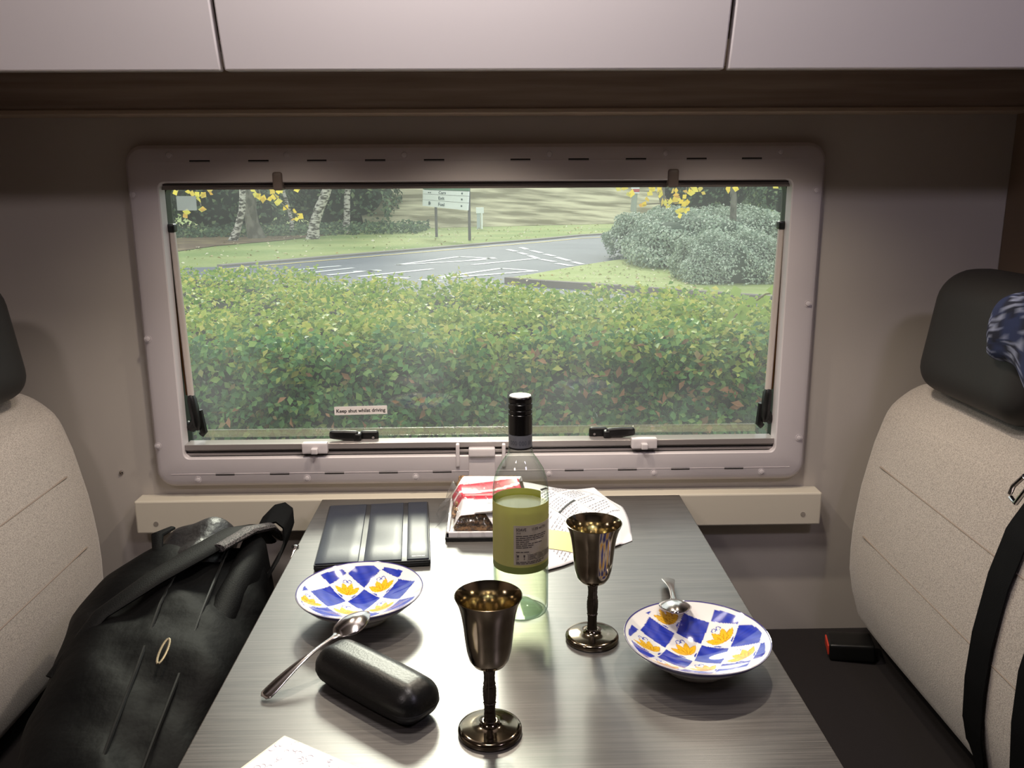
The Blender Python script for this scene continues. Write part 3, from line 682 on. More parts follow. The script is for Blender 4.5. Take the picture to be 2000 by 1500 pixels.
# ---- wine bottle
BX, BY = .0335, 1.089
wb_ = thing('wine_bottle', 'clear green-tinted bottle of pale wine with black screw cap, mid table', 'bottle', (BX, BY, TZ))
m_glass = clear_mat('bottle_glass', (.94, .975, .945), (.30, .44, .34), .0, 1.)
prof = [(.030, .0), (.0355, .0015), (.0374, .006), (.0375, .02), (.0375, .172), (.0370, .182), (.0350, .193), (.0305, .205), (.0235, .2165), (.0175, .225), (.0152, .233), (.0146, .245), (.0143, .286)]
inner = [(.0120, .286), (.0122, .245), (.0128, .233), (.0150, .2235), (.0212, .2145), (.0282, .203), (.0326, .191), (.0346, .181), (.0350, .171), (.0350, .016), (.033, .009), (.024, .010), (.012, .018), (.0001, .022)]
MB().lathe(prof, 72, (BX, BY, TZ), caps=False).build('glass_body', m_glass, wb_, sharp=70)
MB().lathe([(.030, .0003), (.026, .003), (.016, .012), (.0001, .017)], 48, (BX, BY, TZ)).build('glass_punt', clear_mat('thick_glass', (.90, .97, .92), (.5, .68, .58), .02, 1., dirt_or_glare=.25, dirt_or_glare_rgb=(225, 245, 235)), wb_, sharp=70)
MB().lathe([(.0335, .006), (.0355, .012), (.0355, .155), (.0352, .1562), (.0335, .1554)], 64, (BX, BY, TZ), caps=False).build('wine', clear_mat('pale_wine', (.97, .97, .84), (.88, .90, .66), .0, 1., ior=1.34), wb_, sharp=40)
MB().lathe([(.0335, .1554), (.0001, .1552)], 64, (BX, BY, TZ), caps=False).build('wine_surface', clear_mat('wine_glare', (.95, .95, .9), (.9, .9, .8), .12, 2.2, dirt_or_glare=.45, dirt_or_glare_rgb=(250, 250, 235), ior=1.34), wb_)  # white glare on the liquid's top, put into its diffuse colour
# capsule and screw cap with knurled bands
def capring(name, pr, mat, par): MB().lathe(pr, 64, (BX, BY, TZ)).build(name, mat, par, sharp=40)
capring('capsule', [(.0152, .254), (.0157, .2545), (.0157, .2805), (.0150, .2812), (.0157, .2820), (.0157, .2865), (.0151, .2872), (.0158, .288), (.0158, .2945), (.0152, .2952), (.0156, .296), (.0156, .3025), (.0150, .3040), (.0140, .3046)], pm('black_foil', (14, 12, 12), .25, spec=.6), wb_)
capring('cap_top', [(.0142, .3045), (.0140, .3052), (.0001, .3052)], pm('silver_cap_top', (238, 236, 232), .3, .2), wb_)
capring('neck_band', [(.0148, .2360), (.0156, .2362), (.0156, .2535), (.0148, .2538)], pm('grey_band', (118, 120, 126), .5), wb_)
capring('band_edge', [(.0155, .2345), (.0159, .2350), (.0159, .2368), (.0155, .2370)], m_ink, wb_)
def cyl(x, z, r): a = -math.pi/2+x/r; return Vector((BX+r*math.cos(a), BY+r*math.sin(a), TZ+z))
def wrap(name, x0, x1, z0, z1, r, mat, par, n=40, ztop=None):
    vs = []; fs = []
    for i in range(n+1):
        x = x0+(x1-x0)*i/n; zt = z1 if ztop is None else ztop(i/n)
        for rr, z in ((r, z0), (r, zt), (r-.0002, zt), (r-.0002, z0)): vs.append(cyl(x*1.0, z, .0376)*0+Vector((BX+rr*math.cos(-math.pi/2+x/.0376), BY+rr*math.sin(-math.pi/2+x/.0376), TZ+z)))
    for i in range(n):
        for j in range(4): fs.append((i*4+j, (i+1)*4+j, (i+1)*4+(j+1) % 4, i*4+(j+1) % 4))
    return MB().add(vs, fs).build(name, mat, par, sharp=50)
m_label = pm('label_yellow_green', (206, 202, 134), .45, trans=.5)
RL = .0379
lab = wrap('label', -.150, .062, .0795, .1635, RL, m_label, wb_, 80)
wrap('label_band', -.150, .062, .070, .0795, RL, pm('label_green', (112, 124, 58), .45), wb_, 80)
pan = wrap('label_panel', -.0105, .056, .083, .1385, RL+.00015, pm('label_silver', (190, 180, 164), .35, .4), wb_, 40)
q = MB(); fn = lambda x, z: cyl(x*RL/.0381, z, RL+.0005)
def ctext(body, size, x, z, mat, sx=1., bold=0.):
    tv, tf = text_geo(body, size, 'LEFT', bold, sx); MB().add([fn(x+v.x, z+v.y) for v in tv], tf).build('lettering', mat, pan, smooth=False)
m_lt = pm('label_ink', (64, 56, 58), .6)
ctext('SOAVE', .0056, -.0075, .1312, m_lt, .8, .0001); ctext('11.5% vol 75cl', .0052, .0135, .1312, m_lt, .8, .00006)
ctext('2018', .0038, -.0075, .1270, m_lt, .8)
for k_, (z, x1) in enumerate(((.1235, .038), (.1208, .037), (.1181, .034), (.1154, .010), (.1127, .030), (.1100, .018), (.1073, .014), (.1010, .010), (.0870, .034), (.0848, .030))): bars(q, -.0075, x1, z, .0011, fn, k_, .0009)
for x0_, x1_, z0_, z1_ in ((-.0075, .0085, .0895, .0985), (.0095, .0225, .0895, .0985), (.0235, .0345, .0895, .0985), (.0355, .052, .0895, .0985)):
    for a_, b_, c_, d_ in ((x0_, x1_, z0_, z0_+.0003), (x0_, x1_, z1_, z1_+.0003)): q.add([fn(a_, c_), fn(b_, c_), fn(b_, d_), fn(a_, d_)], [(0, 1, 2, 3)])
    for xx in (x0_, x1_): q.add([fn(xx, z0_), fn(xx+.0003, z0_), fn(xx+.0003, z1_), fn(xx, z1_)], [(0, 1, 2, 3)])
    for z in np.arange(z0_+.001, z1_-.001, .0016):
        if x0_ > 0: bars(q, x0_+.001, x1_-.001, z, .0007, fn, int(z*1e5), .0008)
for xx, w_ in ((-.0050, .0016), (.0035, .0012)):  # little glass and bottle pictograms
    q.add([fn(xx-w_, .0975), fn(xx+w_, .0975), fn(xx+w_*.7, .0945), fn(xx-w_*.7, .0945)], [(0, 3, 2, 1)]); q.add([fn(xx-.0003, .0945), fn(xx+.0003, .0945), fn(xx+.0003, .0915), fn(xx-.0003, .0915)], [(0, 3, 2, 1)])
    q.add([fn(xx-w_*.8, .0915), fn(xx+w_*.8, .0915), fn(xx+w_*.8, .0909), fn(xx-w_*.8, .0909)], [(0, 3, 2, 1)])
q.build('small_print', m_lt, pan, smooth=False)
tv, tf = text_geo('000 000 III', .0085, 'CENTER', 0, .85); MB().add([Vector((BX+.0158*math.cos(-math.pi/2+v.x/.0157), BY+.0158*math.sin(-math.pi/2+v.x/.0157), TZ+.2410+v.y)) for v in tv], tf).build('band_print', pm('band_ink', (88, 90, 98), .6), wb_, smooth=False)

# ---- glasses case: a soft edged oblong with a lid line
gc = thing('glasses_case', 'black leather glasses case between the left bowl and the front goblet', 'glasses case', (-.12, .915, TZ))
Mg = Matrix.Translation((-.1395, .884, TZ)) @ Matrix.Rotation(math.radians(-40.5), 4, 'Z')
def cw(v): 
    z = v.z+.023; k = 1-.18*max(0, (z-.022)/.024)**2; e = 1-.10*(abs(v.x)/.08)**3
    return (v.x*(1-.03*max(0, (z-.02)/.026)), v.y*k*e, v.z*(1-.06*(abs(v.x)/.08)**3))
q = MB(); q.rbox((0, 0, .0235), (.0850, .0325, .0235), .0225, 10, cw, Mg); q.build('case_shell', m_caseb, gc, sharp=80)
q = MB(); ring = [(x, y) for x, y in rrect(-.0848, .0848, -.0317, .0317, .022, 8)]
q.tube([Mg @ Vector((x, y*(1-.10*(abs(x)/.08)**3), .019)) for x, y in ring]+[Mg @ Vector((ring[0][0], ring[0][1]*.9, .019))], .0007, 6, cap=False); q.build('lid_line', m_black, gc)

# ---- tablet in its folding cover
tc_ = thing('tablet_case', 'dark grey tablet cover folded shut, lying behind the left bowl', 'tablet', (-.2, 1.35, TZ))
cor = [Vector((-.2770, 1.2185, 0)), Vector((-.1015, 1.2225, 0)), Vector((-.1215, 1.4835, 0)), Vector((-.3015, 1.4700, 0))]
ux = (cor[1]-cor[0]); Wt = ux.length; ux.normalize(); uy = Vector((-ux.y, ux.x, 0)); Ht = .252
uy = ((cor[2]-cor[1])+(cor[3]-cor[0])).normalized(); ux = Vector((uy.y, -uy.x, 0)); cen = sum(cor, Vector())/4; Wt = .178
Mt = Matrix(((ux.x, uy.x, 0, cen.x), (ux.y, uy.y, 0, cen.y), (0, 0, 1, TZ), (0, 0, 0, 1)))
MB().rbox((0, 0, .0045), (Wt/2, Ht/2, .0042), .004, 3, None, Mt).build('tablet_back', m_black, tc_)
MB().rbox((0, 0, .0096), (Wt/2-.0005, Ht/2-.0005, .0009), .0008, 2, None, Mt).build('cover_hinge', pm('cover_hinge_grey', (30, 32, 36), .35), tc_)
for a, b in ((-.0865, -.0215), (-.0135, .0445), (.0525, .0865)):
    MB().rbox(((a+b)/2, 0, .0112), ((b-a)/2, Ht/2-.0035, .0013), .0011, 2, None, Mt).build('cover_panel', m_tab, tc_)
q = MB(); bars(q, .060, .080, -Ht/2+.012, .0022, lambda x, y: Mt @ Vector((x, y, .0127)), 5, .0006); q.build('small_print', m_white, tc_, smooth=False)

# ---- crispbread pack: shallow tray, slices, printed sleeve, clear film
cp = thing('crispbread_pack', 'opened film pack of seeded brown crispbread, red and white label, left of the bottle', 'food pack', (0, 1.4, TZ))
cx0, cy0 = -.018, 1.405
MB().rbox((cx0, cy0, TZ+.004), (.066, .083, .004), .003, 2).build('tray_base', m_black, cp)
q = MB(); 
for x0_, x1_, y0_, y1_ in ((-.064, .064, -.081, -.076), (-.064, .064, .076, .081), (-.064, -.059, -.081, .081), (.059, .064, -.081, .081)): q.box(cx0+x0_, cx0+x1_, cy0+y0_, cy0+y1_, TZ+.006, TZ+.016)
q.box(cx0-.064, cx0+.064, cy0-.081, cy0+.081, TZ+.006, TZ+.0085); bevel(q.build('tray', pm('white_plastic', (232, 228, 230), .35), cp, smooth=False), .001)
m_bread = pm('seeded_crispbread', (158, 118, 74), .85, var=((84, 60, 38), (230, 230, 230), .42, .58), bump=((260, 260, 260), .9, .003))
for k in range(5):
    z = TZ+.0125+k*.0088
    Mx = Matrix.Translation((cx0+.003*math.sin(k*2.1), cy0+.006+.006*k, z)) @ Matrix.Rotation(.03*math.sin(k*3), 4, 'Z') @ Matrix.Rotation(.03*k, 4, 'X')
    MB().rbox((0, 0, 0), (.053, .066-.003*k, .0038), .0035, 2, lambda v: (v.x+.0012*math.sin(v.y*260), v.y+.0012*math.sin(v.x*230), v.z+.0007*math.sin(v.x*300+v.y*210)), Mx).build('slice', m_bread, cp)
def sheet(name, fn3, nu, nv, mat, parent, th=.0004, colour=None, **kw):
    vs = []; cols = []
    for i in range(nu+1):
        for j in range(nv+1):
            a, b = i/nu, j/nv; vs.append(fn3(a, b))
            if colour: cols.append((*colour(a, b), 1))
    fs = [(i*(nv+1)+j, (i+1)*(nv+1)+j, (i+1)*(nv+1)+j+1, i*(nv+1)+j+1) for i in range(nu) for j in range(nv)]
    me = MB().add(vs, fs).mesh(name, mat, sharp=80)
    if colour: paint(me, None, cols)
    o = link(name, me, parent, **kw); m_ = o.modifiers.new('thick', 'SOLIDIFY'); m_.thickness = th; m_.offset = 1; return o
def sleeve(a, b):   # a across x, b front to back over the top
    x = cx0-.054+.116*a; y = cy0-.066-.004*math.sin(b*20)+.128*b**.85
    z = TZ+float(np.interp(b, [0, .18, .34, .6, .85, 1], [.038, .048, .059, .066, .066, .054]))+.003*math.sin(9*b+3*a)*math.sin(math.pi*b)-.022*max(0, 1-a*9)+.010*a*(1-b)
    return (x+.004*math.sin(8*b), y, z)
def sleevecol(a, b):
    w = b+.10*math.sin(2.2*a+.6)-.05
    if .26 < w < .60: return lin((190, 40, 64)) if not (.44 < w < .475) else lin((245, 238, 238))
    if abs(w-.20) < .010 and a > .45: return lin((70, 60, 66))
    if abs(w-.06) < .02 and a > .3: return lin((50, 40, 42))
    return lin((240, 236, 238))
sheet('printed_sleeve', sleeve, 40, 60, attr_mat('glossy_print', .3), cp, .0004, sleevecol)
m_film = clear_mat('clear_film', (.99, .99, .99), (.96, .96, .97), .12, .4, dirt_or_glare=.03)
def film(a, b):
    A_ = -math.pi*.06+a*math.pi*1.12; rr = .036+.003*math.sin(a*34+b*7)+.003*math.sin(b*41+a*13)+.002*math.sin(b*90+a*50)
    x = cx0-.082+.160*b; pinch = min(1, .12+5*min(b, 1-b))
    return (x+.004*math.sin(a*20), cy0+.004-math.cos(A_)*(.084)*(.75+.25*pinch)+.003*math.sin(b*50), TZ+.0045+max(0, math.sin(A_))*rr*1.55*pinch)
sheet('film_wrap', film, 70, 90, m_film, cp, .0003)

# ---- printed leaflet and blank flap
lf = thing('leaflet', 'white printed instruction sheet lying curled behind the right goblet', 'paper', (.14, 1.36, TZ))
P00, P10, P11, P01 = Vector((.0700, 1.1950, TZ+.003)), Vector((.2240, 1.3150, TZ+.003)), Vector((.208, 1.496, TZ+.028)), Vector((.050, 1.495, TZ+.036))
def lsh(a, b, dz=0):
    # a along the text lines' baseline direction, b up the sheet, corners well rounded
    p = P00.lerp(P10, a).lerp(P01.lerp(P11, a), b)
    bow = .020*math.sin(math.pi*b)*(.35+.65*math.sin(math.pi*a)) + .006*math.sin(5*a+2*b)*b
    cr = max(0, a-.82)/.18*max(0, b-.62)/.38; p = p+Vector((-.035, -.02, -.012))*cr**1.5
    cr = max(0, .2-a)/.2*max(0, .15-b)/.15; p = p+Vector((.006, .01, 0))*cr
    sd = math.sin(math.pi*b)*.012*max(0, a-.6)/.4; return (p.x+sd, p.y, max(TZ+.0008, p.z+bow+dz-.010*max(0, a-.85)/.15))
sheet('sheet', lsh, 40, 40, m_white, lf, .0003)
q = MB(); q2 = MB(); rr_ = random.Random(3)
ang = math.radians(38)
def lp(x, y):     # page coordinates turned 38 degrees within the sheet
    a = .42+x*math.cos(ang)-y*math.sin(ang); b = .52+x*math.sin(ang)+y*math.cos(ang); a = max(.02, min(.98, a)); b = max(.02, min(.98, b)); return Vector(lsh(a, b, .0011))
def rect(m_, x0, x1, y0, y1, k=1):
    for i in range(k):
        xa, xb = x0+(x1-x0)*i/k, x0+(x1-x0)*(i+1)/k; m_.add([lp(xa, y0), lp(xb, y0), lp(xb, y1), lp(xa, y1)], [(0, 1, 2, 3)])
for r_ in range(20):
    y = .36-.036*r_
    for x0_, x1_ in ((-.46, -.16), (-.12, .12), (.16, .42)):
        if rr_.random() < .12: continue
        x = x0_; xe = x1_-rr_.uniform(0, .1)
        while x < xe:
            w = rr_.uniform(.012, .04); rect(q, x, min(x+w, xe), y, y+.010); x += w+.012
rect(q2, -.14, .14, .02, .045, 4); rect(q2, .02, .13, .40, .43, 2)
for x0_, x1_, y in ((-.14, .44, .36), (-.14, .44, .0), (-.48, -.16, .15)): rect(q2, x0_, x1_, y+.018, y+.021, 6)
for x in (-.14, .14, .44):
    for i in range(8): rect(q2, x, x+.003, -.3+.08*i, -.3+.08*i+.08)
q.build('small_print', m_print, lf, smooth=False); q2.build('rules', m_ink, lf, smooth=False)
q = MB()
def ypt(x, y):
    c_, s_ = math.cos(math.radians(-24)), math.sin(math.radians(-24)); return Vector(lsh(max(.02, .22+x*c_-y*s_), max(.02, .19+x*s_+y*c_), .0015))
for i in range(6):
    for j in range(4): xa = -.17+.06*i; ya = -.07+.04*j; q.add([ypt(xa, ya), ypt(xa+.06, ya), ypt(xa+.06, ya+.04), ypt(xa, ya+.04)], [(0, 1, 2, 3)])
q.build('yellow_table', pm('print_yellow', (226, 212, 150), .6), lf, smooth=False)
A_, B_, C_, D_ = Vector((-.030, 1.368, .800)), Vector((.012, 1.300, .757)), Vector((.062, 1.300, .7525)), Vector((.060, 1.385, .806))
sheet('paper_flap', lambda a, b: tuple(A_.lerp(B_, b).lerp(D_.lerp(C_, b), a)+Vector((0, 0, .003*math.sin(math.pi*b)))), 12, 12, m_white, None, .0004,
      label='blank white paper flap propped against the crispbread, left of the bottle', category='paper')

# ---- patterned card at the front edge
cd_ = thing('patterned_card', 'white booklet with a pale floral scribble pattern at the near end of the table', 'booklet', (-.21, .75, TZ))
Mc = Matrix.Translation((-.2262, .8075, TZ)) @ Matrix.Rotation(math.radians(-24+0), 4, 'Z')
e1 = Vector((-.1516+.2262, .7616-.8075, 0)).normalized(); e2 = Vector((-.2552+.2262, .7647-.8075, 0)).normalized(); angx = math.atan2(e1.y, e1.x)
Mc = Matrix.Translation((-.2262, .8085, TZ)) @ Matrix.Rotation(angx, 4, 'Z')
MB().rbox((.065, -.085, .0035), (.065, .085, .0034), .002, 2, None, Mc).build('booklet_body', pm('booklet_cream', (234, 226, 206), .4), cd_)
MB().rbox((.065, -.085, .0071), (.061, .081, .0005), .0004, 1, None, Mc).build('booklet_face', m_white, cd_)
q = MB(); rr_ = random.Random(5)
for k in range(120):
    x, y = rr_.uniform(.008, .120), -rr_.uniform(.008, .16); r = rr_.uniform(.002, .006); a0 = rr_.uniform(0, 6.3); sp = rr_.uniform(2, 5)
    q.ribbon([Mc @ Vector((x+r*math.cos(a0+sp*i/8)*(1-i/16), y+r*math.sin(a0+sp*i/8)*(1-i/16), .0078)) for i in range(9)], .0005, Vector((.7, .7, 0)), .0001)
q.build('floral_print', pm('floral_ink', (172, 150, 166), .6), cd_, smooth=False)

# ================================================================ OUTSIDE
GZ = -.70
m_grass = pm('lawn_grass', (126, 146, 84), .9, var=((160, 168, 108), (.25, .5, 1), .35, .7), bump=((6, 6, 6), .8, .1))
m_road = pm('asphalt', (96, 101, 112), .75, var=((110, 114, 124), (.4, .6, 1), .3, .7))
struct('lawn', MB().add([(-60, 5, GZ), (60, 5, GZ), (60, 90, GZ), (-60, 90, GZ)], [(0, 1, 2, 3)]), m_grass, smooth=False)
struct('ground', MB().add([(-60, -10, GZ-.01), (60, -10, GZ-.01), (60, 5, GZ-.01), (-60, 5, GZ-.01)], [(0, 1, 2, 3)]), pm('car_park', (110, 108, 106), .9), smooth=False)
far = [(430, 521), (540, 512), (620, 505), (700, 498), (820, 488), (950, 477), (1060, 468), (1130, 461), (1200, 457), (1300, 452)]
fp = [atZ(u, v, GZ+.01) for u, v in far]
vs = [(p.x, p.y, GZ+.01) for p in fp]+[(14, 45, GZ+.01), (30, 45, GZ+.01), (30, 5.5, GZ+.01), (-30, 5.5, GZ+.01), (-30, fp[0].y-6, GZ+.01)]
road = struct('road', MB().add(vs, [tuple(range(len(vs)))[::-1]]), m_road, smooth=False)
def strip(mb, pts, w, z, th=.0):
    pts = [Vector((p[0], p[1], z)) for p in pts]
    for i in range(len(pts)-1):
        a, b = pts[i], pts[i+1]; d = (b-a).normalized(); nn = Vector((-d.y, d.x, 0))*w/2
        if th: mb.add([a-nn, b-nn, b+nn, a+nn]+[v+Vector((0, 0, th)) for v in (a-nn, b-nn, b+nn, a+nn)], [(0, 3, 2, 1), (4, 5, 6, 7), (0, 1, 5, 4), (1, 2, 6, 5), (2, 3, 7, 6), (3, 0, 4, 7)])
        else: mb.add([a-nn, b-nn, b+nn, a+nn], [(0, 1, 2, 3)])
q = MB(); strip(q, fp, .30, GZ+.0, .06); q.build('kerb', pm('kerb_stone', (140, 134, 130), .9), road, smooth=False)
q = MB(); strip(q, [atZ(u, v+4.5, GZ+.02) for u, v in far], .14, GZ+.02); q.build('yellow_line', pm('yellow_paint', (214, 196, 130), .7), road, smooth=False)
q = MB(); lines = [((575, 527), (665, 519)), ((600, 533), (690, 523)), ((640, 537), (740, 527)), ((690, 530), (745, 528)), ((700, 540), (845, 525)), ((775, 517), (897, 501)), ((775, 517), (950, 507)), ((897, 501), (968, 505)), ((922, 517), (1044, 505)),
        ((860, 541), (979, 524)), ((979, 524), (1048, 529)), ((860, 543), (1048, 529)), ((992, 487), (1008, 491)), ((1014, 493), (1028, 497)), ((1034, 499), (1051, 505)), ((1055, 506), (1084, 511)), ((1087, 514), (1116, 519)),
        ((1017, 483), (1030, 487)), ((1038, 489), (1058, 494)), ((1064, 496), (1082, 500)), ((1086, 502), (1112, 509)), ((1118, 511), (1138, 516)), ((1055, 574), (1102, 577)), ((735, 541), (800, 543)), ((820, 546), (860, 549)), ((920, 508), (965, 503))]
m_wp = pm('white_road_paint', (226, 228, 230), .6)
for i, (a, b) in enumerate(lines):
    q = MB(); strip(q, [atZ(*a, GZ+.02), atZ(*b, GZ+.02)], .16, GZ+.02); q.build('road_marking', m_wp, road, smooth=False)
# kerbed grass island
isl = [(990, 543), (1040, 535), (1100, 524), (1160, 514), (1200, 508), (1260, 503), (1700, 470), (1900, 560), (1700, 588), (1510, 580), (1370, 570), (1200, 558), (1060, 549)]
ip = [atZ(u, v, GZ+.12) for u, v in isl]
n = len(ip); q = MB().add([(p.x, p.y, GZ+.12) for p in ip]+[(p.x, p.y, GZ) for p in ip], [tuple(range(n))[::-1]]+[(j, (j+1) % n, n+(j+1) % n, n+j) for j in range(n)])
island = q.build('grass_island', pm('island_grass', (150, 164, 96), .9, var=((170, 178, 120), (1, 2, 1), .35, .7), bump=((12, 12, 12), .8, .05)), kind='structure', smooth=False)
q = MB(); strip(q, [ip[0], ip[12], ip[11], ip[10], ip[9], ip[8]], .16, GZ-.0, .14); q.build('kerb', pm('kerb_dark', (128, 120, 114), .9), island, smooth=False)
# litter strip under the trees and the bank with pale horizontal streaks behind the sign
def zone(name, px, z, mat):
    ps = [atZ(u, v, z) for u, v in px]; return struct(name, MB().add([(p.x, p.y, z) for p in ps], [tuple(range(len(ps)))[::-1]]), mat, smooth=False)
zone('leaf_litter', [(335, 492), (420, 480), (560, 468), (700, 452), (800, 446), (800, 438), (650, 436), (335, 440)][::1], GZ+.02, pm('brown_litter', (104, 84, 66), .95, var=((134, 116, 86), (1.2, 1.2, 1), .4, .65)))
m_bank = pm('streaked_bank', (118, 112, 84), .95, var=((196, 190, 156), (.22, 1.3, 3.4), .40, .62))
struct('bank', MB().add([(-6, 41, GZ+.01), (9, 46, GZ+.01), (12, 62, 5.5), (-10, 60, 5.5)], [(0, 1, 2, 3)]), m_bank, smooth=False)
struct('ridge', MB().add([(-60, 66, -1), (60, 66, -1), (60, 70, 8.5), (-60, 70, 8.5)], [(0, 1, 2, 3)]), pm('far_wood', (60, 78, 58), .95, var=((86, 102, 76), (.6, .6, .9), .35, .65)), smooth=False)

# ---- hedge right outside the window
hg = thing('hedge', 'dense clipped green hedge with yellow-green tips just outside the window', 'hedge', (-.2, 3.6, GZ))
ZT = .87
def back(x): return 5.15+(x+1.85)*(3.35-5.15)/3.0
def fr(x): return 2.62+.03*math.sin(3*x)
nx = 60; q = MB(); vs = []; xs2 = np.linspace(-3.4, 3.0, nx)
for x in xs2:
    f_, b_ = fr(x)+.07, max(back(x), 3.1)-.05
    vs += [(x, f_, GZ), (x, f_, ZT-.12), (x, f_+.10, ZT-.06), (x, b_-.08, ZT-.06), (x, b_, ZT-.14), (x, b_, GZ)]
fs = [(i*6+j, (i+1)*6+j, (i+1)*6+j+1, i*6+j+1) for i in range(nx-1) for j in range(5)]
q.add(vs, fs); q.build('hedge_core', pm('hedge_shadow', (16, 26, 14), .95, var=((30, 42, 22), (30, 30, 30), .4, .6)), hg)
HL = pm('hedge_leaf', (90, 130, 60), .5, trans=.35, island=[((58, 104, 62), 0), ((84, 138, 78), .3), ((116, 166, 92), .62), ((158, 190, 104), .88), ((158, 138, 90), .97)])
HT = pm('hedge_tip', (160, 170, 70), .5, trans=.4, island=[((100, 142, 62), 0), ((146, 174, 78), .35), ((188, 200, 96), .75), ((216, 208, 112), .95)])  # paler young growth, with the sunlit brightness of the top added to its colour
HR = pm('hedge_rust', (150, 90, 50), .6, trans=.2, island=[((158, 108, 76), 0), ((184, 132, 94), .6), ((128, 96, 70), .9)])
def bump2(x, y): return .5*np.sin(x*9+y*4)+.3*np.sin(x*21-y*13+1)+.3*np.sin(x*4.3+y*17+2)
def sprigs(n, k, pos, nor, spread, tilt):
    """n sprigs of k leaves; each sprig shares a position and a facing"""
    c = np.repeat(pos, k, 0)+rng.normal(size=(n*k, 3))*spread; d = np.repeat(nor+rng.normal(size=(n, 3))*tilt, k, 0)+rng.normal(size=(n*k, 3))*.42
    return c, d
n_ = 3600; k_n = 12; x = rng.uniform(-2.6, 2.3, n_); zf = rng.uniform(.12, ZT, n_)
y = 2.62+.03*np.sin(3*x)+.045*bump2(x*1.5, zf*9)+rng.uniform(-.05, .05, n_)
C1, Nn1 = sprigs(n_, k_n, np.stack([x, y, zf], 1), np.array([[0, -.8, .7]]), np.array([.026, .018, .018]), .42)
link('hedge_leaves', leaf_mesh('hedge_leaves', C1, Nn1, rng.uniform(.018, .034, n_*k_n), HL), hg, kind='stuff')
n_ = 3400; x = rng.uniform(-3.0, 2.6, n_); t = rng.uniform(0, 1, n_)**1.3; bk_ = np.maximum(5.15+(x+1.85)*(3.35-5.15)/3.0, 3.05); y = 2.60+t*(bk_-2.60)
z = ZT-.02+.028*bump2(x, y)+rng.uniform(-.045, .03, n_)-.05*np.exp(-(y-2.6)*16)
C2, Nn2 = sprigs(n_, k_n, np.stack([x, y, z], 1), np.array([[0, -.45, 1.0]]), np.array([.028, .03, .014]), .4)
link('hedge_tips', leaf_mesh('hedge_tips', C2, Nn2, rng.uniform(.018, .036, n_*k_n), HT), hg, kind='stuff')
N3 = 300; x = rng.uniform(-2.2, 2.0, N3); u_ = rng.uniform(0, 1, N3); x = np.where(u_ < .6, rng.uniform(.1, 1.4, N3), x); zf = rng.uniform(.35, ZT-.02, N3); y = 2.56+.03*np.sin(3*x)+.035*bump2(x*1.5, zf*9)
link('hedge_dead_leaves', leaf_mesh('hedge_dead_leaves', np.stack([x, y, zf], 1), rng.normal(size=(N3, 3))*.8+np.array([0, -1, .6]), rng.uniform(.02, .045, N3), HR, .5), hg, kind='stuff', label='dry rust-brown leaves')
# a lighter shoot standing up at the right of the hedge
q = MB(); pts = [(.72, 2.75, .80), (.80, 2.8, .90), (.90, 2.82, .965), (1.02, 2.8, .98)]
q.tube(pts, .003, 6); q.build('shoot', pm('twig', (120, 110, 70), .8), hg)
Cs = np.array([np.array(pts[1])+(np.array(pts[3])-np.array(pts[1]))*t+rng.normal(size=3)*.035 for t in rng.uniform(0, 1, 26)])
link('shoot_leaves', leaf_mesh('shoot_leaves', Cs, rng.normal(size=(26, 3))*.5+np.array([0, -1, .4]), rng.uniform(.035, .055, 26), pm('shoot_leaf', (130, 160, 70), .5, trans=.4, island=[((120, 152, 66), 0), ((160, 184, 92), .8)]), .8), hg)

# ---- silvery shrubs on the island
def shrub(name, label, cx, cy_, z0, hx, hy, hz, n, size, mat, core, group=None, cat='shrub', e=.6):
    t = thing(name, label, cat, (cx, cy_, z0), group)
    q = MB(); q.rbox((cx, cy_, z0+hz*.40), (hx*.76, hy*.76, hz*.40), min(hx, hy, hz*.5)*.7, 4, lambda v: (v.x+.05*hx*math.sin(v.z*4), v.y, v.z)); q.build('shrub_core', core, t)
    u = rng.normal(size=(n, 3)); u /= np.linalg.norm(u, axis=1, keepdims=True); u[:, 2] = np.abs(u[:, 2])*1.0
    sgn = np.sign(u); p = sgn*np.abs(u)**e; p /= (np.abs(p)**(3.2)).sum(1, keepdims=True)**(1/3.2)
    b = 1+.05*np.sin(p[:, 0]*7+p[:, 1]*5)+.04*np.sin(p[:, 2]*11+p[:, 0]*9)
    r = (b-rng.uniform(0, .12, n))[:, None]; Cc = np.array([cx, cy_, z0])+p*r*np.array([hx, hy, hz])
    low = rng.uniform(0, 1, n) < .0; Nn = u*1.0+rng.normal(size=(n, 3))*.6+np.array([0, 0, .5])
    link('foliage', leaf_mesh('foliage', Cc, Nn, rng.uniform(.6, 1.3, n)*size, mat), t, kind='stuff'); return t
SL = pm('silver_leaf', (150, 164, 146), .6, trans=.2, island=[((116, 134, 118), 0), ((156, 172, 150), .35), ((192, 204, 184), .75), ((214, 220, 204), .97)])
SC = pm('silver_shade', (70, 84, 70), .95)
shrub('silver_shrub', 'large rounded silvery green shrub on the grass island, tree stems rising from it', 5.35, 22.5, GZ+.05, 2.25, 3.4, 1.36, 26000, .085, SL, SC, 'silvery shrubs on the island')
shrub('silver_shrub', 'smaller silvery green shrub in front of the large one, near the right window stay', 4.72, 17.4, GZ+.05, 1.05, 1.1, 1.02, 18000, .055, SL, SC, 'silvery shrubs on the island')

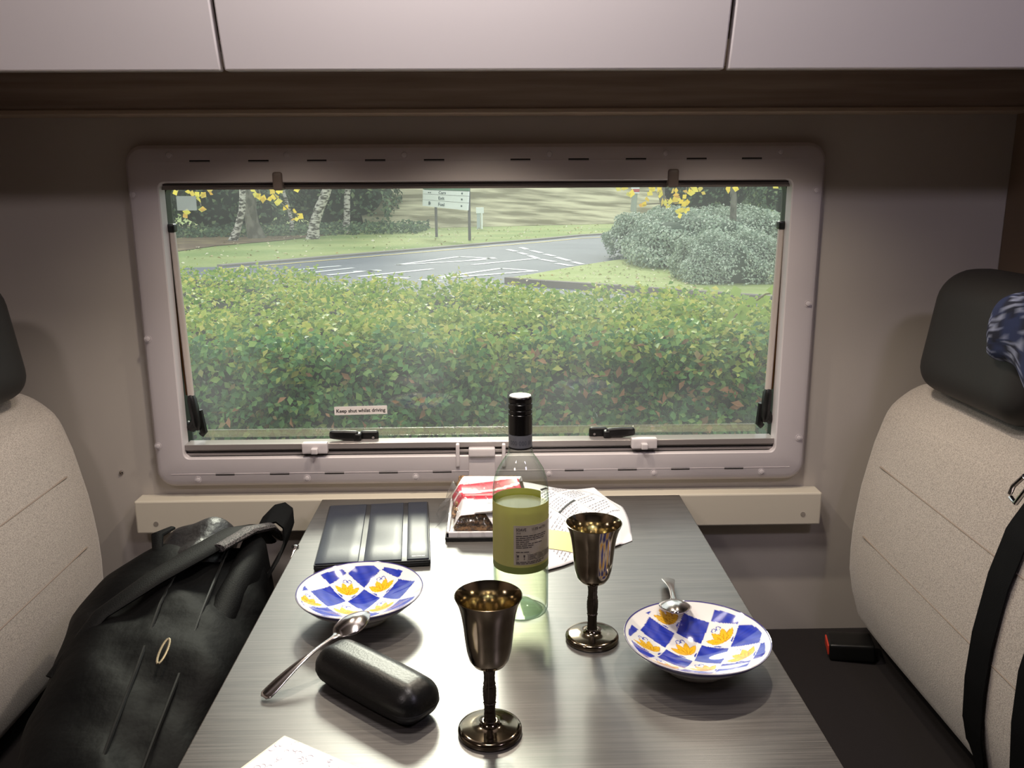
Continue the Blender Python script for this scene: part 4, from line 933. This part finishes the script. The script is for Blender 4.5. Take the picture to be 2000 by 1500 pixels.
# ---- woodland: trees and dense dark shrubs
BARK = pm('birch_bark', (196, 190, 180), .85, var=((70, 64, 58), (5, 5, 14), .46, .58))
BARK2 = pm('grey_bark', (120, 116, 104), .9, var=((84, 80, 70), (6, 6, 3), .4, .6))
WL = pm('wood_leaf', (60, 86, 60), .6, trans=.25, island=[((50, 72, 54), 0), ((74, 100, 72), .4), ((104, 130, 94), .75), ((142, 158, 110), .95)])
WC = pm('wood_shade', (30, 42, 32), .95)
def tree(u, v, u2, v2, dist, w, label, bark=BARK, crown=True, z0=GZ, grp='birches at the wood edge'):
    A = atY(u, v, dist); A.z = z0-.05; B = atY(u2, v2, dist); B = A+(B-A)*1.0; top_ = A+(B-A)*(7.0/(B.z-A.z))
    t = thing('tree', label, 'tree', A, grp); q = MB(); k = 12
    q.tube([A.lerp(top_, i/k)+Vector((.12*math.sin(i*1.1+u), 0, 0)) for i in range(k+1)], [w/2*(1.35 if i == 0 else 1)*(1-.55*i/k) for i in range(k+1)], 10); q.build('trunk', bark, t)
    n = 1500; c = np.array(top_)+rng.normal(size=(n, 3))*np.array([1.0, 1.0, 1.1]); c[:, 2] = np.maximum(c[:, 2], 3.2)
    link('crown', leaf_mesh('crown', c, rng.normal(size=(n, 3)), rng.uniform(.15, .3, n), WL), t, kind='stuff')
    return t
tree(458, 470, 468, 400, 33, .27, 'thin white-barked birch, leftmost trunk at the wood edge')
tree(499, 458, 490, 372, 34.5, .55, 'thick dark ivy-clad trunk beside the leftmost birch', BARK2)
tree(566, 442, 557, 370, 37, .16, 'very thin white birch stem between the ivy-clad trunk and the leaning birch')
tree(613, 463, 634, 372, 34, .42, 'stout birch with mottled bark leaning to the right')
tree(667, 447, 684, 372, 38, .30, 'slim birch standing nearest to the road sign')
tree(1195, 415, 1197, 372, 52, .40, 'brown trunk at the wood edge left of the striped notice post', BARK2, grp='trunks on the right')
tree(1308, 500, 1300, 372, 23.5, .20, 'grey stem rising from the left half of the silvery shrub', BARK2, grp='trunks on the right')
tree(1431, 510, 1423, 372, 20.5, .17, 'straight grey stem rising behind the smaller silvery shrub', BARK2, grp='trunks on the right')
k_ = 0
for cx, cy_, hx, hz, n, lab_ in ((-17, 37, 3.4, 6.5, 8000, 'pale green leafy thicket at the far left of the wood edge'), (-12.2, 41, 3.2, 7.5, 7000, 'dark thicket behind the leftmost birches'),
        (-7.8, 44, 3.2, 7.5, 7000, 'dark thicket behind the leaning birch'), (-3.6, 52, 3.4, 7.0, 5500, 'blue-green thicket left of the road sign'), (7.6, 60, 3.6, 7, 4000, 'dark thicket behind the striped notice post'),
        (13.0, 55, 4, 7, 6000, 'dark green thicket behind the silvery shrub'), (18.2, 50, 3.6, 8, 6000, 'olive green thicket at the right edge of the window')):
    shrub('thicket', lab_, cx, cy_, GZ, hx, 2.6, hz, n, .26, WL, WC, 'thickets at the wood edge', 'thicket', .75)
# ivy and litter at the feet of the birches
n = 5000; c = np.stack([rng.uniform(-15, -3, n), rng.uniform(34, 40, n), GZ+rng.uniform(.02, .5, n)**1.5], 1); c[:, 1] += (c[:, 0]+15)*.25
link('undergrowth', leaf_mesh('undergrowth', c, rng.normal(size=(n, 3))*.5+np.array([0, -.5, 1]), rng.uniform(.12, .24, n), WL), None, kind='stuff', label='low ivy and undergrowth at the feet of the birches', category='undergrowth')
n = 900; c = np.stack([rng.uniform(-10, 9, n), rng.uniform(22, 46, n), np.full(n, GZ+.03)], 1)
far_y = np.interp(c[:, 0], [p.x for p in fp], [p.y for p in fp]); c = c[c[:, 1] > far_y+.3]
link('fallen_leaves', leaf_mesh('fallen_leaves', c, rng.normal(size=(len(c), 3))*.3+np.array([0, 0, 1]), rng.uniform(.06, .16, len(c)), pm('fallen_leaf', (200, 190, 150), .8, island=[((196, 184, 140), 0), ((220, 214, 190), .7), ((170, 130, 80), .95)])), None, kind='stuff', label='pale fallen leaves scattered over the far lawn', category='leaves')
n = 260; c = []
while len(c) < n:
    u, v = rng.uniform(1010, 1380), rng.uniform(512, 566)
    if v > 543-(u-990)*.168 and v < 546+(u-990)*.06: p = atZ(u, v, GZ+.135); c.append((p.x, p.y, p.z))
link('fallen_leaves', leaf_mesh('fallen_leaves', np.array(c), rng.normal(size=(n, 3))*.3+np.array([0, 0, 1]), rng.uniform(.04, .10, n), MATS['fallen_leaf']), None, kind='stuff', label='pale fallen leaves scattered over the grass island', category='leaves')

# ---- road sign
sg = thing('road_sign', 'white direction board reading Cars, Exit, Fuel on two thin posts beyond the road', 'sign', atY(870, 465, 33.5))
D1, D2 = 35.5, 32.2
TL, TR, BR, BL = atY(828, 371, D1), atY(917, 374, D2), atY(915, 411, D2), atY(827.5, 402, D1)
def sp(a, b, off=0): # a across, b down
    p = TL.lerp(TR, a).lerp(BL.lerp(BR, a), b); nn = (TR-TL).cross(BL-TL).normalized(); nn = nn if nn.y < 0 else -nn; return p+nn*off
m_sw = pm('sign_white', (250, 252, 252), .5); m_sk = pm('sign_ink', (84, 98, 104), .6)
def plate(name, a0, a1, b0, b1, mat, par, o0_=0, o1_=.05):
    c8 = [sp(a, b, o_) for o_ in (o0_, o1_) for a, b in ((a0, b0), (a1, b0), (a1, b1), (a0, b1))]
    return MB().add(c8, [(0, 1, 2, 3), (7, 6, 5, 4), (0, 4, 5, 1), (1, 5, 6, 2), (2, 6, 7, 3), (3, 7, 4, 0)]).build(name, mat, par, smooth=False)
for b0, b1 in ((0, .24), (.26, .60), (.62, 1.0)): plate('sign_panel', 0, 1, b0, b1, m_sw, sg)
plate('sign_panel', 0, 1, -.55, -.03, pm('sign_green', (96, 140, 110), .5), sg)
plate('sign_backing', .005, .995, -.55, .995, m_sk, sg, -.03, -.002)
for body, b, h in (('Cars', .20, .23), ('Exit', .53, .25), ('Fuel', .90, .27)):
    tv, tf = text_geo(body, 1, 'LEFT', .02); MB().add([sp(.37+v.x*.088, b-v.y*h, .06) for v in tv], tf).build('lettering', m_sk, sg, smooth=False)
for b in (.12, .44, .80):
    MB().add([sp(.88+.018*math.cos(a), b+.055*math.sin(a), .06) for a in np.linspace(0, 2*math.pi, 13)[:-1]], [tuple(range(12))]).build('arrow_disc', m_sk, sg, smooth=False)
q = MB()
for a0, a1, b0, b1 in ((.145, .185, .72, .90), (.15, .18, .68, .71), (.188, .196, .74, .86)): q.add([sp(a0, b0, .06), sp(a1, b0, .06), sp(a1, b1, .06), sp(a0, b1, .06)], [(0, 1, 2, 3)])
q.build('pump_pictogram', m_sk, sg, smooth=False); q = MB()
for a0 in (.13, .17): q.add([sp(a0, .12, .06), sp(a0+.03, .12, .06), sp(a0+.03, .18, .06), sp(a0, .18, .06)], [(0, 1, 2, 3)])
q.build('car_pictogram', m_sk, sg, smooth=False)
for u, v, a in ((849, 461, .24), (912, 470, .955)):
    tp = sp(a, -.5, -.04); MB().tube([(tp.x, tp.y, GZ), (tp.x, tp.y, tp.z)], .055, 10).build('post', pm('post_grey', (92, 88, 90), .6), sg)
# ---- small white marker, notice post
mk = thing('marker_post', 'small white marker post right of the road sign', 'post', atZ(937, 447, GZ))
p = atZ(937, 447, GZ); p.z = GZ
MB().box(p.x-.13, p.x+.03, p.y-.08, p.y+.08, GZ, GZ+.78).build('post', pm('marker_grey', (196, 204, 208), .6), mk, smooth=False)
MB().box(p.x-.16, p.x+.2, p.y-.12, p.y+.1, GZ+.72, GZ+.98).build('marker_head', m_sw, mk, smooth=False)
MB().tube([(p.x+.10, p.y-.1, GZ), (p.x+.10, p.y-.1, GZ+.75)], .045, 8).build('stake', m_sw, mk)
p = atZ(1235, 434, GZ); p.z = GZ; np_ = thing('notice_post', 'wooden post carrying a small blue, red and white notice', 'sign', p)
MB().tube([(p.x, p.y, GZ), (p.x+.12, p.y, 1.25)], [.17, .15], 10).build('post', pm('pale_post', (160, 168, 156), .8), np_)
a = atY(1241, 369, p.y-.2)
for z0_, z1_, c_ in ((.0, .10, (226, 232, 236)), (-.14, 0, (186, 80, 92)), (-.20, -.14, (226, 232, 236)), (.10, .22, (96, 150, 196))):
    MB().box(a.x-.22, a.x+.22, p.y-.2, p.y-.16, a.z+z0_*1.2, a.z+z1_*1.2).build('notice_panel', pm('notice_%d' % c_[0], c_, .6), np_, smooth=False)

# ---- overhanging twigs with yellow leaves
tw = thing('overhanging_tree', 'tree with yellow autumn leaves whose twig tips hang at the top of the window', 'tree', (-3.3, 4.9, GZ))
TWB = pm('twig_bark', (120, 112, 92), .8)
MB().tube([(-3.3, 4.9, GZ), (-3.25, 4.9, 1.0), (-3.1, 4.9, 2.6), (-3.0, 4.9, 4)], [.12, .10, .08, .05], 10).build('trunk', BARK2, tw)
MB().tube([(-3.15, 4.9, 2.2), (-2, 4.9, 2.35), (-.5, 4.95, 2.3), (1, 5, 2.25), (2.4, 5, 2.1)], [.05, .04, .03, .02, .01], 8).build('branch', TWB, tw)
YL = pm('yellow_leaf', (236, 214, 70), .5, trans=.5, island=[((228, 196, 60), 0), ((246, 226, 84), .5), ((214, 206, 96), .8), ((222, 170, 74), .97)])
leaf_px = [(350, 372), (372, 374), (385, 382), (398, 378), (393, 405), (362, 416), (410, 370), (494, 374), (508, 378), (515, 388), (528, 376), (535, 384), (541, 378), (545, 396), (563, 412), (584, 421), (574, 425), (505, 392), (548, 372), (585, 370),
           (1215, 368), (1231, 376), (1272, 370), (1284, 374), (1295, 388), (1300, 394), (1310, 402), (1318, 382), (1325, 400), (1332, 408), (1338, 394), (1342, 402), (1320, 370), (1345, 374), (1352, 372), (1365, 368), (1372, 375), (1254, 398), (1271, 384), (1290, 372), (1335, 376), (1424, 366), (1440, 366), (1515, 363), (1330, 412), (1322, 390)]
cl = [np.array(atY(u, v, 5.0+.1*math.sin(i*2.3))) for i, (u, v) in enumerate(leaf_px)]
Cy = np.repeat(np.array(cl), 2, 0)+rng.normal(size=(len(cl)*2, 3))*.012
link('yellow_leaves', leaf_mesh('yellow_leaves', Cy, rng.normal(size=(len(Cy), 3))*.5+np.array([0, -1, .2]), rng.uniform(.030, .052, len(Cy)), YL, .8, .08), tw, label='yellow autumn leaves')
for px in ([(520, 340), (528, 370), (545, 392), (565, 412), (584, 421)], [(380, 340), (385, 376), (393, 402)], [(500, 345), (508, 378)], [(1290, 340), (1296, 380), (1308, 400)], [(1345, 340), (1338, 385), (1330, 410)], [(1330, 345), (1350, 370)], [(1325, 396), (1290, 397), (1254, 399)]):
    MB().tube([atY(u, v, 5.0) for u, v in ([(px[0][0]-20, 150)] if px[0][1] < 350 else [])+px], .0035, 5).build('twig', TWB, tw)
